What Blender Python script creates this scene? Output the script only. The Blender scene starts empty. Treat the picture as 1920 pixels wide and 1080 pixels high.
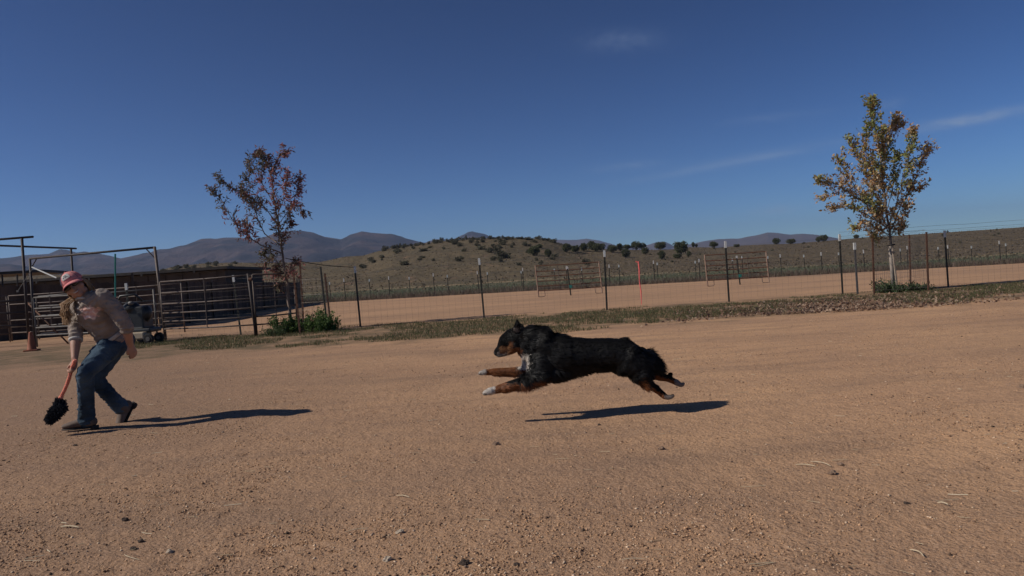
import bpy, bmesh, math, random
import numpy as np
from mathutils import Vector, Matrix, Euler, noise
random.seed(7); rng = np.random.default_rng(7)
S = bpy.context.scene
COL = S.collection
R = math.radians

# ------------------------------------------------------------ camera, sky, sun, exposure
F = 1400.0; EYE = 1.02
ROLL = R(3.86); PITCH = math.atan(23 / F)
_f = Vector((0, math.cos(PITCH), -math.sin(PITCH))); _u0 = Vector((0, math.sin(PITCH), math.cos(PITCH))); _r0 = Vector((1, 0, 0))
_r = _r0 * math.cos(ROLL) - _u0 * math.sin(ROLL); _u = _r0 * math.sin(ROLL) + _u0 * math.cos(ROLL)
cam = bpy.data.cameras.new("camera"); camo = bpy.data.objects.new("camera", cam); COL.objects.link(camo)
cam.sensor_width = 36; cam.lens = 36 * F / 1920; cam.clip_start = 0.05; cam.clip_end = 30000
camo.matrix_world = Matrix(((_r.x, _u.x, -_f.x, 0), (_r.y, _u.y, -_f.y, 0), (_r.z, _u.z, -_f.z, EYE), (0, 0, 0, 1)))
S.camera = camo
HAZE = 0.0001
def at(px, py, Y):
    d = _f * F + _r * (px - 960) + _u * (540 - py)
    return Vector((0, 0, EYE)) + d * (Y / d.y)
def gnd(px, py, z=0.0):
    d = _f * F + _r * (px - 960) + _u * (540 - py)
    return Vector((0, 0, EYE)) + d * ((z - EYE) / d.z)
def uv(px, py):
    p = at(px, py, F); return p.x, p.z - EYE

SUN_EL = R(37); SHA = R(14)                     # shadows run to +X and slightly away
sd = Vector((math.cos(SHA) * math.cos(SUN_EL), math.sin(SHA) * math.cos(SUN_EL), -math.sin(SUN_EL)))
W = bpy.data.worlds.new("World"); S.world = W; W.use_nodes = True
wn = W.node_tree.nodes; wl = W.node_tree.links; wn.clear()
wo = wn.new("ShaderNodeOutputWorld"); bg = wn.new("ShaderNodeBackground"); sky = wn.new("ShaderNodeTexSky")
sky.sky_type = 'NISHITA'; sky.sun_disc = False; sky.sun_elevation = SUN_EL
sky.sun_rotation = math.atan2(-sd.x, -sd.y); sky.altitude = 1600; sky.air_density = 0.85; sky.dust_density = 0.1; sky.ozone_density = 3.0
bg.inputs[1].default_value = 0.08
wl.new(bg.outputs[0], wo.inputs[0])
# thin cirrus wisps: soft stretched noise patches fixed in sky directions
geo = wn.new("ShaderNodeTexCoord")
def wmath(op, a, b=None, c=None):
    n = wn.new("ShaderNodeMath"); n.operation = op
    for i, v in enumerate((a, b, c)):
        if v is None: continue
        if isinstance(v, (int, float)): n.inputs[i].default_value = v
        else: wl.new(v, n.inputs[i])
    return n.outputs[0]
def wdot(vec):
    n = wn.new("ShaderNodeVectorMath"); n.operation = 'DOT_PRODUCT'; wl.new(geo.outputs['Generated'], n.inputs[0]); n.inputs[1].default_value = vec
    return n.outputs['Value']
total = None
for (x0, y0, x1, y1, wpx, amp, sc) in [(1080, 80, 1250, 72, 16, .26, 9), (1170, 340, 1620, 258, 8, .5, 7), (1690, 246, 1970, 198, 8, .95, 7),
                                    (1400, 400, 1510, 388, 7, .5, 9), (1640, 200, 1700, 190, 8, .25, 9), (1100, 318, 1260, 305, 8, .25, 9), (1340, 232, 1560, 208, 7, .16, 9)]:
    a = (at(x0, y0, 1) - Vector((0, 0, EYE))).normalized(); b = (at(x1, y1, 1) - Vector((0, 0, EYE))).normalized()
    m = (a + b).normalized(); t = (b - a).normalized(); k = m.cross(t).normalized()
    half = (b - a).length / 2; wid = 1.3 * wpx / F
    al = wmath('DIVIDE', wdot(t), half); ac = wmath('DIVIDE', wdot(k), wid); fr = wmath('GREATER_THAN', wdot(m), 0.5)
    nz = wn.new("ShaderNodeTexNoise"); nz.inputs['Scale'].default_value = sc; nz.inputs['Detail'].default_value = 5
    cb = wn.new("ShaderNodeCombineXYZ"); wl.new(wmath('MULTIPLY', al, .35), cb.inputs[0]); wl.new(wmath('MULTIPLY', ac, .12), cb.inputs[1]); cb.inputs[2].default_value = x0
    wl.new(cb.outputs[0], nz.inputs['Vector'])
    d2 = wmath('ADD', wmath('MULTIPLY', al, al), wmath('MULTIPLY', ac, ac))
    g = wmath('EXPONENT', wmath('MULTIPLY', d2, -1.6))
    v = wmath('MULTIPLY', wmath('MULTIPLY', g, fr), wmath('MULTIPLY', wmath('SUBTRACT', nz.outputs['Fac'], .18), amp * 1.5))
    v = wmath('MAXIMUM', v, 0.0)
    total = v if total is None else wmath('ADD', total, v)
mx = wn.new("ShaderNodeMix"); mx.data_type = 'RGBA'
gm = wn.new("ShaderNodeGamma"); gm.inputs[1].default_value = 1.54; wl.new(sky.outputs[0], gm.inputs[0])
tn = wn.new("ShaderNodeMix"); tn.data_type = 'RGBA'; tn.blend_type = 'MULTIPLY'; tn.inputs[0].default_value = 1; wl.new(gm.outputs[0], tn.inputs[6]); tn.inputs[7].default_value = (.205, .262, .305, 1)
wl.new(total, mx.inputs[0]); wl.new(tn.outputs[2], mx.inputs[6]); mx.inputs[7].default_value = (3.2, 4.2, 6.0, 1)
wl.new(mx.outputs[2], bg.inputs[0])
sl = bpy.data.lights.new("sun", 'SUN'); sl.energy = 4.0; sl.angle = R(.53); sl.color = (1, .93, .83)
so = bpy.data.objects.new("sun", sl); COL.objects.link(so); so.rotation_euler = sd.to_track_quat('-Z', 'Y').to_euler()
S.view_settings.view_transform = 'Standard'; S.view_settings.look = 'None'; S.view_settings.exposure = 0.0; S.view_settings.gamma = 1

# ------------------------------------------------------------ helpers
def mat(name, c1, c2=None, rough=.9, scale=8.0, bump=0.0, bscale=None, metal=0.0, spec=.3, attr=False, stretch=None, detail=5, contrast=(.3, .7), bdist=.02):
    m = bpy.data.materials.new(name); m.use_nodes = True
    n = m.node_tree.nodes; l = m.node_tree.links; p = n['Principled BSDF']
    p.inputs['Roughness'].default_value = rough; p.inputs['Metallic'].default_value = metal; p.inputs['Specular IOR Level'].default_value = spec
    tc = n.new("ShaderNodeTexCoord"); mp = n.new("ShaderNodeMapping"); l.new(tc.outputs['Object'], mp.inputs[0])
    if stretch: mp.inputs['Scale'].default_value = stretch
    nz = n.new("ShaderNodeTexNoise"); nz.inputs['Scale'].default_value = scale; nz.inputs['Detail'].default_value = detail; l.new(mp.outputs[0], nz.inputs['Vector'])
    rmp = n.new("ShaderNodeMapRange"); rmp.inputs[1].default_value = contrast[0]; rmp.inputs[2].default_value = contrast[1]; l.new(nz.outputs['Fac'], rmp.inputs[0])
    mixn = n.new("ShaderNodeMix"); mixn.data_type = 'RGBA'; l.new(rmp.outputs[0], mixn.inputs[0])
    c2 = c2 or c1
    mixn.inputs[6].default_value = (*c1, 1); mixn.inputs[7].default_value = (*c2, 1)
    out = mixn.outputs[2]
    if attr:
        at_ = n.new("ShaderNodeAttribute"); at_.attribute_name = "Col"
        mu = n.new("ShaderNodeMix"); mu.data_type = 'RGBA'; mu.blend_type = 'MULTIPLY'; mu.inputs[0].default_value = 1
        l.new(out, mu.inputs[6]); l.new(at_.outputs['Color'], mu.inputs[7]); out = mu.outputs[2]
    l.new(out, p.inputs['Base Color'])
    if bump:
        b = n.new("ShaderNodeBump"); b.inputs['Strength'].default_value = bump; b.inputs['Distance'].default_value = bdist
        nb = n.new("ShaderNodeTexNoise"); nb.inputs['Scale'].default_value = bscale or scale * 3; nb.inputs['Detail'].default_value = 6; l.new(mp.outputs[0], nb.inputs['Vector'])
        l.new(nb.outputs['Fac'], b.inputs['Height']); l.new(b.outputs[0], p.inputs['Normal'])
    return m

def tag(o, label=None, cat=None, group=None, kind=None):
    if label: o['label'] = label
    if cat: o['category'] = cat
    if group: o['group'] = group
    if kind: o['kind'] = kind
    return o
def empty(name, loc=(0, 0, 0), rz=0):
    o = bpy.data.objects.new(name, None); COL.objects.link(o); o.location = loc; o.rotation_euler = (0, 0, rz); o.empty_display_size = .1
    return o
def npmesh(name, V, Fc, m, parent=None, col=None, smooth=False):
    """V (n,3); Fc (k,3|4) array"""
    V = np.asarray(V, dtype=np.float32); Fc = np.asarray(Fc, dtype=np.int32)
    me = bpy.data.meshes.new(name); me.vertices.add(len(V)); me.vertices.foreach_set('co', V.ravel())
    k = Fc.shape[1]; me.loops.add(Fc.size); me.loops.foreach_set('vertex_index', Fc.ravel())
    me.polygons.add(len(Fc)); me.polygons.foreach_set('loop_start', np.arange(0, Fc.size, k, dtype=np.int32))
    me.polygons.foreach_set('loop_total', np.full(len(Fc), k, dtype=np.int32))
    if smooth: me.polygons.foreach_set('use_smooth', np.ones(len(Fc), dtype=bool))
    me.update(calc_edges=True); me.validate()
    if col is not None:
        a = me.color_attributes.new('Col', 'FLOAT_COLOR', 'POINT'); c = np.ones((len(V), 4), dtype=np.float32); c[:, :3] = col
        a.data.foreach_set('color', c.ravel())
    me.materials.append(m)
    o = bpy.data.objects.new(name, me); COL.objects.link(o)
    if parent: o.parent = parent
    return o

class MB:
    """collects closed pieces; positions are in world metres (converted to the parent's frame on build)"""
    def __init__(s): s.v = []; s.f = []
    def tube(s, pts, rad, n=8, side=None, rb=None, caps=True, close=True):
        pts = [Vector(p) for p in pts]; k = len(pts)
        if isinstance(rad, (int, float)): rad = [rad] * k
        rb = rb or rad
        if isinstance(rb, (int, float)): rb = [rb] * k
        base = len(s.v); prev = None
        for i, p in enumerate(pts):
            t = (pts[min(i + 1, k - 1)] - pts[max(i - 1, 0)])
            t = t.normalized() if t.length > 1e-9 else Vector((0, 0, 1))
            ref = Vector(side) if side is not None else (prev if prev is not None else (Vector((1, 0, 0)) if abs(t.x) < .8 else Vector((0, 0, 1))))
            a = (ref - t * ref.dot(t)); a = a.normalized() if a.length > 1e-6 else t.orthogonal().normalized()
            b = t.cross(a); prev = a
            for j in range(n):
                g = 2 * math.pi * j / n
                s.v.append(p + a * (math.cos(g) * rad[i]) + b * (math.sin(g) * rb[i]))
        for i in range(k - 1):
            for j in range(n):
                a0 = base + i * n + j; a1 = base + i * n + (j + 1) % n
                s.f.append((a0, a1, a1 + n, a0 + n))
        if caps:
            s.f.append(tuple(base + j for j in range(n))[::-1]); s.f.append(tuple(base + (k - 1) * n + j for j in range(n)))
        return s
    def chain(s, pts, rad, n=14, side=None, rb=None, steps=4):
        """smooth tapered limb with rounded ends"""
        pts = [Vector(p) for p in pts]; k = len(pts); rb = rb or rad
        P = []; A = []; B = []
        for i in range(k - 1):
            p0 = pts[max(i - 1, 0)]; p1 = pts[i]; p2 = pts[i + 1]; p3 = pts[min(i + 2, k - 1)]
            for q in range(steps):
                t = q / steps; t2 = t * t; t3 = t2 * t
                P.append(.5 * ((2 * p1) + (p2 - p0) * t + (2 * p0 - 5 * p1 + 4 * p2 - p3) * t2 + (3 * p1 - p0 - 3 * p2 + p3) * t3))
                h = t * t * (3 - 2 * t); A.append(rad[i] * (1 - h) + rad[i + 1] * h); B.append(rb[i] * (1 - h) + rb[i + 1] * h)
        P.append(pts[-1]); A.append(rad[-1]); B.append(rb[-1])
        d0 = (P[0] - P[1]).normalized(); d1 = (P[-1] - P[-2]).normalized()
        pre = []; post = []
        for c in (80, 60, 35):
            c_ = R(c); pre.append((P[0] + d0 * (min(A[0], B[0]) * math.sin(c_)), math.cos(c_)))
        for c in (35, 60, 80):
            c_ = R(c); post.append((P[-1] + d1 * (min(A[-1], B[-1]) * math.sin(c_)), math.cos(c_)))
        PP = [x[0] for x in pre] + P + [x[0] for x in post]
        AA = [A[0] * x[1] for x in pre] + A + [A[-1] * x[1] for x in post]
        BB = [B[0] * x[1] for x in pre] + B + [B[-1] * x[1] for x in post]
        return s.tube(PP, AA, n, side, BB)
    def ball(s, c, r, M=None, nu=14, nv=9):
        c = Vector(c); r = Vector((r, r, r)) if isinstance(r, (int, float)) else Vector(r)
        base = len(s.v)
        def put(q): s.v.append(c + (M @ q if M else q))
        put(Vector((0, 0, r.z)))
        for i in range(1, nv):
            th = math.pi * i / nv
            for j in range(nu):
                g = 2 * math.pi * j / nu; put(Vector((r.x * math.sin(th) * math.cos(g), r.y * math.sin(th) * math.sin(g), r.z * math.cos(th))))
        put(Vector((0, 0, -r.z))); last = len(s.v) - 1
        for j in range(nu): s.f.append((base, base + 1 + j, base + 1 + (j + 1) % nu))
        for i in range(nv - 2):
            for j in range(nu):
                a = base + 1 + i * nu + j; b = base + 1 + i * nu + (j + 1) % nu; s.f.append((a, a + nu, b + nu, b))
        a = base + 1 + (nv - 2) * nu
        for j in range(nu): s.f.append((last, a + (j + 1) % nu, a + j))
        return s
    def box(s, c, size, M=None):
        c = Vector(c); x, y, z = [q / 2 for q in size]; base = len(s.v)
        for dx, dy, dz in ((-x, -y, -z), (x, -y, -z), (x, y, -z), (-x, y, -z), (-x, -y, z), (x, -y, z), (x, y, z), (-x, y, z)):
            q = Vector((dx, dy, dz)); s.v.append(c + (M @ q if M else q))
        for f in ((0, 3, 2, 1), (4, 5, 6, 7), (0, 1, 5, 4), (1, 2, 6, 5), (2, 3, 7, 6), (3, 0, 4, 7)): s.f.append(tuple(base + i for i in f))
        return s
    def build(s, name, m, parent=None, smooth=False, bevel=0):
        off = parent_world(parent)
        me = bpy.data.meshes.new(name); me.from_pydata([off @ v for v in s.v], [], s.f); me.materials.append(m)
        bm = bmesh.new(); bm.from_mesh(me); bmesh.ops.recalc_face_normals(bm, faces=bm.faces); bm.to_mesh(me); bm.free()
        if smooth: me.polygons.foreach_set('use_smooth', [True] * len(me.polygons))
        o = bpy.data.objects.new(name, me); COL.objects.link(o)
        if parent: o.parent = parent
        if bevel:
            b = o.modifiers.new('b', 'BEVEL'); b.width = bevel; b.segments = 2
        return o
    def remesh(s, name, m, parent=None, voxel=.008, smooth=6, sm=.5):
        off = parent_world(parent)
        me = bpy.data.meshes.new(name); me.from_pydata([off @ v for v in s.v], [], s.f)
        bm = bmesh.new(); bm.from_mesh(me); bmesh.ops.recalc_face_normals(bm, faces=bm.faces); bm.to_mesh(me); bm.free()
        o = bpy.data.objects.new(name, me); COL.objects.link(o)
        r = o.modifiers.new('r', 'REMESH'); r.mode = 'VOXEL'; r.voxel_size = voxel; r.adaptivity = 0
        q = o.modifiers.new('s', 'SMOOTH'); q.factor = sm; q.iterations = smooth
        bpy.context.view_layer.update(); dg = bpy.context.evaluated_depsgraph_get()
        me2 = bpy.data.meshes.new_from_object(o.evaluated_get(dg)); me2.name = name
        o.modifiers.clear(); o.data = me2; bpy.data.meshes.remove(me)
        me2.materials.clear(); me2.materials.append(m); me2.polygons.foreach_set('use_smooth', [True] * len(me2.polygons))
        if parent: o.parent = parent
        return o
def parent_world(p):
    M = Matrix.Identity(4)
    while p is not None:
        M = (Matrix.Translation(p.location) @ p.rotation_euler.to_matrix().to_4x4()) @ M; p = p.parent
    return M.inverted()
def copy_tree(o, parent=None):
    c = o.copy(); COL.objects.link(c); c.parent = parent
    for ch in list(o.children): copy_tree(ch, c)
    return c
def arr(vs): return np.array([[v[0], v[1], v[2]] for v in vs], dtype=np.float64)

# ------------------------------------------------------------ terrain
crest_px = [(-900, 500), (-200, 512), (0, 515), (250, 514), (302, 506), (324, 500), (380, 494), (447, 492), (491, 493), (600, 491), (620, 487), (647, 481), (681, 479), (708, 471), (732, 465), (763, 462), (793, 457),
            (824, 453), (865, 450), (905, 447), (960, 446), (1015, 448), (1034, 452), (1060, 459), (1100, 466), (1150, 468), (1230, 468), (1280, 466), (1289, 463), (1308, 463), (1345, 464), (1430, 459),
            (1495, 457), (1542, 453), (1572, 450), (1621, 446), (1682, 442), (1737, 438), (1784, 435), (1845, 431), (1920, 426), (2100, 415), (2600, 400)]
CU, CV = np.array([uv(*p) for p in crest_px]).T
YC = 255.0
def vnoise(X, Y, sc, seed=0):
    """cheap smooth value noise on arrays"""
    x = np.asarray(X) / sc + seed * 17.3; y = np.asarray(Y) / sc + seed * 5.7
    xi = np.floor(x).astype(np.int64); yi = np.floor(y).astype(np.int64); fx = x - xi; fy = y - yi
    fx = fx * fx * (3 - 2 * fx); fy = fy * fy * (3 - 2 * fy)
    def h(a, b):
        n = (a * 374761393 + b * 668265263 + seed * 982451653) & 0x7fffffff
        n = ((n ^ (n >> 13)) * 1274126177) & 0x7fffffff
        return ((n ^ (n >> 16)) & 0xffff) / 65535.0
    return (h(xi, yi) * (1 - fx) + h(xi + 1, yi) * fx) * (1 - fy) + (h(xi, yi + 1) * (1 - fx) + h(xi + 1, yi + 1) * fx) * fy - .5
def zt(X, Y):
    X = np.asarray(X, dtype=np.float64); Y = np.asarray(Y, dtype=np.float64)
    u = X / np.maximum(Y, 5) * F
    zc = EYE + np.interp(u, CU, CV) * YC / F
    t = np.clip((Y - 22) / 28, 0, 1); tilt = -(np.clip(X, -40, 60) + 8) * .0108 * t * t * (3 - 2 * t)
    s = np.clip((Y - 96) / (YC - 96), 0, 1); rise = s ** 1.35 * (1 - .25 * s * s * (s - 1))
    e = np.clip((Y - YC) / 700, 0, 1); fall = 1 - e * e * (3 - 2 * e)
    z = tilt * (1 - s) + zc * rise * fall
    amp = np.clip((Y - 90) / 60, 0, 1) * np.clip((1500 - Y) / 500, 0, 1) * (1 - .8 * np.exp(-((Y - YC) / 12) ** 2))
    z = z + amp * (vnoise(X, Y, 34, 1) * 1.3 + vnoise(X, Y, 13, 2) * .5)
    near = np.clip((20 - Y) / 8, 0, 1)
    z = z + near * (vnoise(X, Y, 1.7, 3) * .022 + vnoise(X, Y, .5, 4) * .006 + vnoise(X, Y, .17, 6) * .004)
    for (a, b, c, w) in ((.22, 7.4, .012, .07), (.22, 8.9, .012, .07), (.42, 3.4, .010, .05), (-.13, 9.6, .012, .08), (-.13, 11.0, .012, .08), (.05, 4.1, .008, .05)):
        d = Y - (b + a * X + .25 * np.sin(X * .5 + b)); z = z - near * c * (np.exp(-(d / w) ** 2) - .5 * np.exp(-((np.abs(d) - w * 1.7) / (w * .6)) ** 2)) * (.55 + 1.2 * vnoise(X, Y, .9, 14))
    return z
def hit(px, py):
    d = _f * F + _r * (px - 960) + _u * (540 - py); d = d / d.y
    Y = 2.0; last = Y
    while Y < YC + 5:
        if EYE + d.z * Y < float(zt(d.x * Y, Y)): break
        last = Y; Y *= 1.01
    else: Y = YC - 1
    Y = min(Y, YC - 1)
    return Vector((d.x * Y, Y, float(zt(d.x * Y, Y))))
def on(x, y): return Vector((x, y, float(zt(x, y))))

def ground_material():
    m = bpy.data.materials.new("ground"); m.use_nodes = True; n = m.node_tree.nodes; l = m.node_tree.links; p = n['Principled BSDF']
    p.inputs['Roughness'].default_value = .95; p.inputs['Specular IOR Level'].default_value = .15
    g = n.new("ShaderNodeNewGeometry"); sep = n.new("ShaderNodeSeparateXYZ"); l.new(g.outputs['Position'], sep.inputs[0])
    def nz(scale, detail=5, stretch=None, rough=.55):
        t = n.new("ShaderNodeTexNoise"); t.inputs['Scale'].default_value = scale; t.inputs['Detail'].default_value = detail; t.inputs['Roughness'].default_value = rough
        mp = n.new("ShaderNodeMapping"); l.new(g.outputs['Position'], mp.inputs[0])
        if stretch: mp.inputs['Scale'].default_value = stretch
        l.new(mp.outputs[0], t.inputs['Vector']); return t.outputs['Fac']
    def mr(v, a, b, c=0, d=1):
        t = n.new("ShaderNodeMapRange"); l.new(v, t.inputs[0])
        for i, q in enumerate((a, b, c, d)): t.inputs[i + 1].default_value = q
        return t.outputs[0]
    def mixc(f, a, b):
        t = n.new("ShaderNodeMix"); t.data_type = 'RGBA'
        if isinstance(f, float): t.inputs[0].default_value = f
        else: l.new(f, t.inputs[0])
        for i, q in ((6, a), (7, b)):
            if isinstance(q, tuple): t.inputs[i].default_value = (*q, 1)
            else: l.new(q, t.inputs[i])
        return t.outputs[2]
    def ma(op, a, b):
        t = n.new("ShaderNodeMath"); t.operation = op
        for i, q in enumerate((a, b)):
            if isinstance(q, (int, float)): t.inputs[i].default_value = q
            else: l.new(q, t.inputs[i])
        return t.outputs[0]
    y = sep.outputs['Y']; x = sep.outputs['X']
    d = mixc(mr(nz(.45, 4), .35, .65), (.56, .33, .18), (.46, .268, .152))
    near_left = ma('ADD', mr(ma('ADD', ma('MULTIPLY', y, .42), x), 6.0, -1.5), ma('MULTIPLY', ma('SUBTRACT', nz(.35, 4), .5), 1.1))  # broad noisy mask: dirt colour gets darker towards the near left
    d = mixc(mr(near_left, .15, 1.0, 0, .8), d, (.225, .140, .09))
    d = mixc(mr(nz(2.3, 6, (.6, 1.6, 1)), .48, .75, 0, .5), d, (.24, .15, .10))
    d = mixc(mr(nz(.9, 7, (.35, 2.2, 1)), .52, .7, 0, .6), d, (.23, .145, .095))
    d = mixc(mr(nz(.28, 6, (1, 1.6, 1)), .5, .64, 0, .45), d, (.27, .165, .105))
    d = mixc(mr(nz(70, 3), .52, .7, 0, .6), d, (.50, .33, .22))
    d = mixc(mr(nz(45, 3, (1, 1, 1)), .58, .68, 0, .7), d, (.14, .085, .06))
    d = mixc(mr(nz(190, 2), .5, .75, 0, .5), d, (.52, .38, .28))
    far = mixc(mr(nz(.12, 5, (1, 2.5, 1)), .4, .62), (.445, .27, .16), (.36, .222, .137))
    d = mixc(mr(y, 17, 24), d, far)
    # turf patch soil beneath the grass strip
    wob = ma('MULTIPLY', ma('SUBTRACT', nz(.8, 5), .5), 5.0)
    yy = ma('ADD', y, wob)
    strip = ma('MULTIPLY', mr(yy, 12.6, 13.8), mr(yy, 19.6, 18.4))
    strip = ma('MULTIPLY', strip, mr(nz(1.7, 5), .38, .6, .3, .95))
    d = mixc(strip, d, mixc(nz(9, 4), (.105, .085, .045), (.19, .135, .085)))
    # plain beyond the riding arena
    wob2 = ma('MULTIPLY', ma('SUBTRACT', nz(.25, 4), .5), 5.0)
    y2 = ma('ADD', y, wob2)
    green = mixc(mr(nz(.5, 6, (.25, 1, 1)), .4, .7), (.088, .098, .055), (.135, .12, .072))
    d = mixc(mr(y2, 50, 52), d, mixc(nz(2, 3), (.12, .075, .052), (.16, .11, .07)))
    d = mixc(mr(y2, 55.5, 58), d, green)
    hillc = mixc(mr(nz(.06, 8, None, .65), .38, .62), (.140, .106, .062), (.098, .079, .050))
    hillc = mixc(mr(nz(.5, 6), .55, .72, 0, .6), hillc, (.08, .064, .043))
    hillc = mixc(mr(nz(.35, 5, (1, .3, 1)), .6, .72, 0, .6), hillc, (.23, .14, .09))
    # greyer scrub plain towards the right
    side = mr(ma('SUBTRACT', x, ma('MULTIPLY', y, .10)), -8, 25)
    hillc = mixc(ma('MULTIPLY', side, .75), hillc, mixc(mr(nz(.3, 7), .4, .6), (.085, .068, .046), (.13, .098, .064)))
    d = mixc(mr(ma('ADD', y2, ma('MULTIPLY', wob2, 2.0)), 98, 112), d, hillc)
    tracks = mr(ma('ABSOLUTE', ma('SUBTRACT', y2, 106.0), 0), 2.5, .6, 0, .6)
    d = mixc(tracks, d, (.36, .25, .15))
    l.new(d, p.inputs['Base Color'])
    h = ma('ADD', ma('MULTIPLY', nz(60, 4), .35), ma('ADD', ma('MULTIPLY', nz(14, 5), .6), ma('MULTIPLY', nz(170, 2), .12)))
    b = n.new("ShaderNodeBump"); b.inputs['Strength'].default_value = 1.0; b.inputs['Distance'].default_value = .03
    l.new(h, b.inputs['Height']); b2 = n.new("ShaderNodeBump"); b2.inputs['Distance'].default_value = 1.2
    b2.inputs['Strength'].default_value = .5; l.new(mr(y, 90, 130), b2.inputs['Strength']); l.new(nz(.35, 6), b2.inputs['Height'])
    l.new(b.outputs[0], b2.inputs['Normal']); l.new(b2.outputs[0], p.inputs['Normal'])
    return m
def terrain():
    ys = np.concatenate([np.arange(-24, 1.5, 1.5), np.arange(1.5, 8, .05), np.arange(8, 20, .12), np.arange(20, 60, 1.0), np.arange(60, 300, 2.0), np.geomspace(300, 9000, 70)])
    ks = np.concatenate([np.linspace(-3, -.85, 24, endpoint=False), np.linspace(-.85, .85, 420), np.linspace(.85, 3, 25)[1:]])
    Y, K = np.meshgrid(ys, ks, indexing='ij')
    X = K * np.where(Y > 5, Y + 4, np.maximum(9 + 0 * Y, 9) + np.maximum(-Y, 0) * .6)
    Z = zt(X, Y)
    dr = np.random.default_rng(91)      # hoof and boot prints pressed into the dirt
    for k in range(260):
        if k % 3 == 0: cy = 2.6 * (11 / 2.6) ** dr.random(); cx = dr.uniform(-.75, .75) * cy; hd_ = dr.uniform(0, 6.28)
        else: cx += math.cos(hd_) * dr.uniform(.25, .5); cy += math.sin(hd_) * dr.uniform(.25, .5)
        if cy < 2.2 or cy > 12: continue
        w_ = dr.uniform(.04, .075); m_ = (np.abs(X - cx) < .3) & (np.abs(Y - cy) < .3)
        if m_.any():
            q = ((X[m_] - cx) ** 2 + ((Y[m_] - cy) * dr.uniform(.7, 1.1)) ** 2) / w_ ** 2; Z[m_] += dr.uniform(.1, .42) * (-.017 * np.exp(-q) + .008 * np.exp(-(np.sqrt(q) - 1.6) ** 2 * 3))
    V = np.stack([X, Y, Z], -1).reshape(-1, 3); a, b = Y.shape
    i = np.arange(a - 1)[:, None] * b + np.arange(b - 1)[None, :]
    Fc = np.stack([i, i + 1, i + b + 1, i + b], -1).reshape(-1, 4)
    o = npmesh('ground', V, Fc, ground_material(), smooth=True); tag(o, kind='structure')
terrain()

# mountains
def mountain(name, prof, D, thick, m, seed, rough=1.0):
    U, Vv = np.array([uv(*p) for p in prof]).T
    us = np.linspace(U[0], U[-1], 520); ts = np.concatenate([np.linspace(-1, 0, 90), np.linspace(0, 1, 14)[1:]])
    T, UU = np.meshgrid(ts, us, indexing='ij')
    Y = D + T * np.where(T < 0, thick, thick * .6); X = UU * Y / F
    crest = EYE + np.interp(UU, U, Vv) * D / F
    sh = (1 - np.abs(T)) ** .9
    r = 0
    for k, sc in enumerate((700, 330, 160, 80)):
        r = r + (.5 - np.abs(vnoise(X + 900 * seed, Y * .6, sc, seed + k)) * 2) * (.55 ** k)
    w = np.minimum(np.abs(T) * 4, 1) * (1 - np.abs(T)) ** .5
    jag = vnoise(X, 0 * Y, 150, seed + 9) * 9 + vnoise(X, 0 * Y, 60, seed + 10) * 7 + vnoise(X, 0 * Y, 25, seed + 11) * 4
    Z = crest * sh + r * w * crest.mean() * .27 * rough + jag * (1 - w) * rough + vnoise(X, Y, 40, seed + 12) * 6 * w - 1
    Vx = np.stack([X, Y, Z], -1).reshape(-1, 3); a, b = Y.shape
    i = np.arange(a - 1)[:, None] * b + np.arange(b - 1)[None, :]
    o = npmesh(name, Vx, np.stack([i, i + 1, i + b + 1, i + b], -1).reshape(-1, 4), m, smooth=True)
    tag(o, kind='structure'); return o
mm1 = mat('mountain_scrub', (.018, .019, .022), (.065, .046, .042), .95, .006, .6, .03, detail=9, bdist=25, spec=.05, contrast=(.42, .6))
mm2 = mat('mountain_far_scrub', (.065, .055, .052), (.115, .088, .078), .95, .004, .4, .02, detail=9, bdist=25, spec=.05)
L = [(-900, 500), (-300, 492), (-60, 492), (14, 485), (31, 484), (91, 479), (113, 468), (125, 469), (144, 474), (159, 471), (178, 472), (205, 478), (226, 483), (253, 477), (284, 473), (320, 468), (348, 464), (379, 456), (403, 456),
     (420, 451), (448, 448), (472, 451), (510, 446), (541, 441), (561, 438), (589, 439), (609, 445), (639, 447), (657, 437), (678, 432), (695, 435), (740, 438), (757, 443), (781, 450), (800, 456), (840, 470), (900, 490)]
mountain('mountain_range', L, 3600, 1500, mm1, 1)
mountain('mountain_peak', [(770, 480), (795, 455), (816, 448), (850, 448), (864, 441), (878, 434), (886, 433), (905, 437), (922, 443), (960, 450), (1000, 460), (1040, 475)], 4300, 900, mm1, 3, .7)
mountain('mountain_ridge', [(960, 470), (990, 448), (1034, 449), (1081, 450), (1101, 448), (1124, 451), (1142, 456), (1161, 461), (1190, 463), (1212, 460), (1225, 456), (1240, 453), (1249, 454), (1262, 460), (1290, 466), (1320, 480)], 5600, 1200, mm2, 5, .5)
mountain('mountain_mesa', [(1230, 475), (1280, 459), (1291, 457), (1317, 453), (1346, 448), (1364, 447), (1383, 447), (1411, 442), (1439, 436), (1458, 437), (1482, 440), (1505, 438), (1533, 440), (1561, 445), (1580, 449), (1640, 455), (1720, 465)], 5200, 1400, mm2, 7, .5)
# low dark foothill at far left
mountain('foothills', [(-700, 515), (-100, 500), (-20, 496), (20, 494), (60, 503), (120, 514), (200, 520)], 2300, 700, mm1, 9, .5)

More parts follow.
